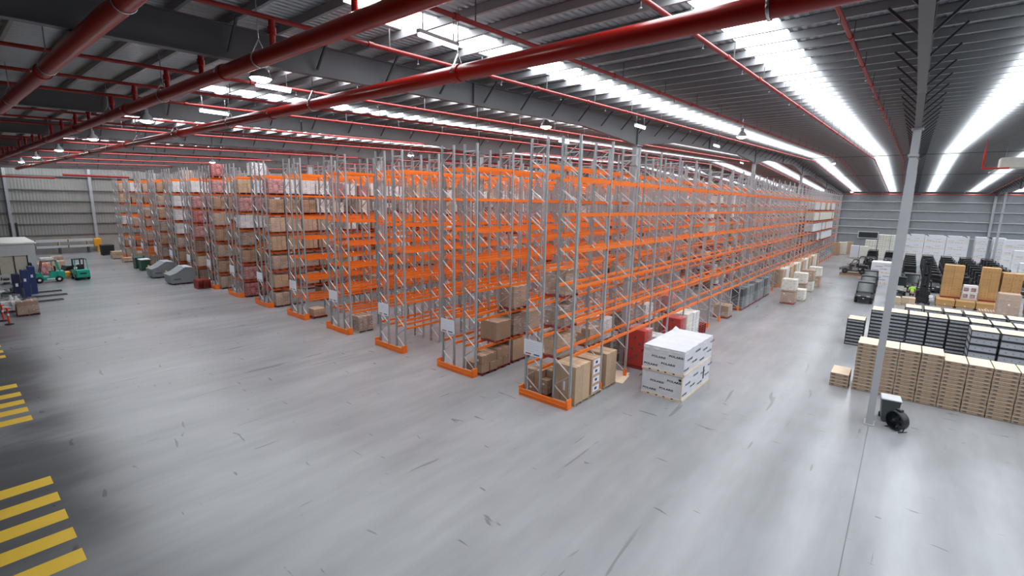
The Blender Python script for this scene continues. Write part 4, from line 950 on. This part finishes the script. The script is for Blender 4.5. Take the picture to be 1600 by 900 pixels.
def forklift(x, y, rz, label):
    t = ob('forklift', None, None, (x,y,0), rz, label, 'forklift', 'teal forklifts')
    for n_, m_, l_ in FP: ob(n_, m_, t, l_)
    return t
forklift(-66.9,9.35,.05,'teal forklift seen from behind, standing alone on the open floor')
forklift(-66.25,6.6,PI/2,'teal forklift seen side-on, next to the office booth corner')
# blue pallet stackers: forks point +y
def stacker(x, y, label, col, fl=2.6, rz=0):
    t = ob('pallet_stacker', None, None, (x,y,0), rz, label, 'pallet stacker', 'blue pallet stackers')
    b = B(); [b.box(s*.33-.07,-.22,.0,s*.33+.07,.22,2.45,col) for s in (-1,1)]; [b.box(-.33,-.1,z_,.33,0,z_+.12,col) for z_ in (.3,1.1,1.9,2.35)]; b.box(-.05,-.06,.2,.05,.02,2.4,'black'); b.box(-.26,-.13,.2,.26,-.10,2.3,'black'); b.box(.26,-.225,1.3,.33,-.22,1.7,'whitep'); b.box(.401,-.1,1.5,.405,.05,1.75,'whitep'); ob('mast', b, t)
    b = B(); b.cbox(-.42,-.95,.12,.42,-.13,1.0,'dgrey',.05); b.cbox(-.35,-.85,1.0,.35,-.3,1.06,'black',.03); ob('battery_case', b, t)
    b = B(); [b.box(s*.24-.07,.0,.05,s*.24+.07,fl,.11,'black') for s in (-1,1)]; b.box(-.33,.08,.1,.33,.14,.55,'black'); ob('fork', b, t)
    b = B(); b.cyl((0,-.95,.6),(0,-1.35,1.05),.025,.025,6,'black'); b.cyl((-.16,-1.35,1.05),(.16,-1.35,1.05),.03,.03,8,'black'); ob('tiller', b, t)
stacker(-59.4,5.1,'dark blue pallet stacker farthest of the three with long forks','blue',1.8)
stacker(-57.0,4.45,'bright blue pallet stacker, middle of the three with long forks','blue',2.5)
stacker(-54.4,3.75,'dark blue pallet stacker nearest of the three with long forks','navy')
t = ob('walkie_truck', None, None, (-58.0,2.2,0), 0, 'black low truck body left of the blue stackers', 'pallet truck'); b = B(); b.cbox(-.4,-.5,.0,.4,.5,1.35,'blackm',.08); b.cbox(-.3,-.4,1.35,.3,.1,1.6,'black',.05); b.box(-.3,.5,.08,.3,1.5,.14,'black'); b.cyl((0,-.5,.8),(0,-1.0,1.2),.03,.03,8,'black'); ob('body', b, t)
# goods on the left
load('pallet_load','brown cartons with a white printed panel on a red pallet, left foreground',-49.4,3.75,0,cartons(2,2,3,1.15,1.15,.95,'kraft',140,.02,drop=.2),'redbr',WR[0],'goods before the blue stackers')
load('pallet_load','small brown and white cartons on a red pallet behind the printed one',-51.6,3.1,0,cartons(2,2,2,1.1,1.1,.6,'whitebox',141,.02,drop=.3),'redbr',WR[1],'goods before the blue stackers')
load('pallet_load','pale grey load on a dark red pallet at the left edge of the view',-55.9,2.6,0,cartons(2,1,2,1.1,1.1,.8,'cream',142,.02),'redbr',WR[2],'goods before the blue stackers')
for i in range(2):
    b = B(); b.lathe((0,0,0),[(0,.0),(.16,0),(.17,.1),(.17,.75),(.07,.9),(.07,1.0),(0,1.0)],'white',16); ob('white_drum', b, None, (-53.0+i*.55,3.2+.25*i,0), 0, ['tall white bottle-shaped drum behind the cartons, left one','tall white bottle-shaped drum behind the cartons, right one'][i], 'drum', 'white drums')
for i,(x,y) in enumerate(((-46.45,2.55),(-48.0,2.4))):
    t = ob('bollard', None, None, (x,y,0), 0, ['red T-top bollard on a black base, nearer of the pair','red T-top bollard on a black base, farther of the pair'][i], 'bollard', 'red bollards')
    b = B(); b.lathe((0,0,0),[(0,0),(.24,0),(.24,.04),(.1,.09),(0,.09)],'rubber',18); ob('base', b, t)
    b = B(); b.lathe((0,0,0),[(.05,.06),(.055,.5),(.05,1.05),(.08,1.08),(.08,1.16),(0,1.18)],'cone',16); b.box(-.03,-.14,1.1,.03,.14,1.16,'cone'); ob('post', b, t)
    b = B(); b.lathe((0,0,0),[(.057,.62),(.058,.78)],'whitep',16); ob('reflective_band', b, t)
for i,(x,y,p) in enumerate(((-76.5,7.4,6),(-78.5,8.2,3),(-74.0,8.6,1),(-80.5,9.3,0),(-72.6,7.2,4))):
    load('pallet_load','mixed carton pallet behind the teal forklifts, %s' % ['nearest the booth wall','with white boxes','with tan boxes and white base','farthest toward the wall','low and red-brown'][i],x,y,0,CM[p],'redbr',WR[i%3],'mixed pallets behind the forklifts')
t = ob('order_picker', None, None, (-71.2,9.4,0), .3, 'low dark motorised cart beside the mixed pallets', 'cart')
b = B(); b.cbox(-1.3,-.55,.25,1.3,.55,.5,'blackm',.05); b.prism([(-1.2,.5),(-.3,.5),(.2,.95),(-.9,1.0)],-.5,.5,'y','dgrey'); ob('deck', b, t)
b = B(); b.tube([(1.15,-.45,.5),(1.15,-.45,1.2),(1.15,.45,1.2),(1.15,.45,.5)],.035,'girt',7); b.cbox(.6,-.3,.5,.95,.3,.8,'whitep',.04); ob('frame', b, t)
b = B(); [b.lathe((x_,y_,.22),[(0,-.08),(.22,-.08),(.22,.08),(0,.08)],'rubber',14,'y') for x_ in (-.9,.9) for y_ in (-.5,.5)]; ob('wheel', b, t)
b = B(); b.cbox(-.5,-.35,.1,.5,.35,.7,'yelor',.08); b.box(-.7,-.1,.3,-.5,.1,.45,'yelor'); b.bar((-.3,0,.7),(-1.5,0,1.9),.07,.07,'yelor'); ob('jib_attachment', b, None, (-68.2,8.3,0), PI/2, 'orange-yellow lifting jib on the floor between the forklifts', 'attachment')
# conveyor-like steel rails along the left wall
for i,(z0,lab) in enumerate(((.9,'lower'),(1.75,'upper'))):
    t = ob('steel_channel_stack', None, None, (-95.8,7.5,z0), 0, '%s run of long pale steel channels stored along the left wall' % lab, 'steel stock', 'steel channels by the left wall')
    b = B(); b.box(-.4,-12,0,.4,7.9,.32,'girt'); ob('channel', b, t)
    b = B(); [b.box(.4,y_,-.02,.43,y_+.12,.34,'dgrey') for y_ in (-9,-5.5,-2,1.5,5)]; ob('band', b, t)
    if i == 0: b = B(); [b.box(-.5,y_,-.9,.5,y_+.2,0,'dgrey') for y_ in (-11,-6,-1,4,7.2)]; ob('support', b, t)
    else: b = B(); [b.box(-.4,y_,-.53,.4,y_+.15,0,'wood') for y_ in (-11,-6,-1,4,7.2)]; ob('support', b, t)
b = B(); b.cyl((0,0,0),(0,0,2.2),.13,.13,14,'yelor'); b.cbox(-.3,-.45,.9,.3,.45,2.1,'yelor',.08); ob('guard_post', b, None, (-95.6,15.9,0), 0, 'orange-yellow padded guard post at the end of the steel channels', 'guard')
# bins and hoppers before the far rack ends
t = ob('waste_bin', None, None, (-90.2,16.0,0), 0, 'black lidded waste bin at the foot of the last rack', 'bin'); b = B(); b.prism([(-.6,.1),(.6,.1),(.75,1.35),(-.75,1.35)],-.7,.7,'y','blackm'); b.cbox(-.8,-.75,1.35,.8,.75,1.5,'black',.05); ob('body', b, t); b = B(); [b.lathe((s*.6,-.6,.12),[(0,-.05),(.12,-.05),(.12,.05),(0,.05)],'rubber',10,'x') for s in (-1,1)]; ob('wheel', b, t)
for i,(x,y,lid,lab) in enumerate(((-73.6,16.0,'dgreen','dark green wheeled bin with a green lid'),(-72.0,15.6,'dgreen','dark green wheeled bin behind the white-lidded one'),(-69.6,15.6,'whitep','dark green wheeled bin with a white lid'))):
    t = ob('wheelie_bin', None, None, (x,y,0), 0, lab+' before the racks', 'bin', 'green bins'); b = B(); b.prism([(-.5,.12),(.5,.12),(.62,1.25),(-.62,1.25)],-.45,.45,'y','dgreen'); ob('body', b, t); b = B(); b.cbox(-.66,-.5,1.25,.66,.5,1.36,lid,.04); ob('lid', b, t); b = B(); [b.lathe((s*.45,-.35,.1),[(0,-.04),(.1,-.04),(.1,.04),(0,.04)],'rubber',10,'x') for s in (-1,1)]; ob('wheel', b, t)
for i,(x,y) in enumerate(((-62.8,15.5),(-57.0,15.6))):
    t = ob('tipping_hopper', None, None, (x,y,0), 0, ['grey wedge-shaped tipping hopper, farther of two','grey wedge-shaped tipping hopper, nearer of two beside the red pallets'][i], 'hopper', 'grey tipping hoppers')
    b = B(); b.prism([(-1.0,.15),(1.15,.15),(1.15,1.55),(.3,1.75),(-.55,1.2),(-1.1,1.0)],-1.1,1.0,'x','greybin'); ob('bin_body', b, t)
    b = B(); b.box(-1.13,-.9,1.3 if 0 else .95,-1.10,-.75,1.25,'yellow'); b.box(.98,-.8,.5,1.01,-.2,.62,'dgrey'); b.box(-1.13,.2,.5,-1.1,.8,.6,'dgrey'); ob('marking', b, t)
    b = B(); [b.box(-.9,y_,0,.9,y_+.2,.15,'blackm') for y_ in (-.6,.5)]; ob('fork_pocket', b, t)
    b = B(); b.cbox(-1.0,.15,1.62,.95,.9,1.74,'girt',.03); ob('lid_rim', b, t)
for k in range(6): ob('pallet', PAL['redbr'], None, (-52.55,16.2,k*.146), 0, 'red-painted timber pallet, %s of six piled before the eighth rack' % ORD[k], 'pallet', 'red pallets piled before the racks')
for i,(x,y) in enumerate(((-84.3,15.9),(-79.6,16.1))): load('board_pile',['low pile of tan boards at the far rack ends, farther one','low pile of tan boards at the far rack ends, nearer one'][i],x,y,0,cartons(1,2,3 if i==0 else 2,1.1,1.2,.9 if i==0 else .45,'wood',150+i,.03,tape=False),'wood',None,'board piles before the far racks')
for k in range(8): pass
# ------------------------------------------------------------------ light and look
w = bpy.data.worlds.new('world'); bpy.context.scene.world = w; w.use_nodes = True
bg = w.node_tree.nodes['Background']; bg.inputs[0].default_value = (.75,.85,1,1); bg.inputs[1].default_value = 1.0
s = bpy.context.scene
s.view_settings.view_transform = 'Standard'; s.view_settings.look = 'None'; s.view_settings.exposure = 0.0; s.view_settings.gamma = 1.0; s.view_settings.use_curve_mapping = False
s.cycles.use_denoising = True; s.cycles.max_bounces = 8; s.cycles.diffuse_bounces = 4; s.cycles.glossy_bounces = 3; s.cycles.transparent_max_bounces = 12
s.cycles.sample_clamp_indirect = 6.0
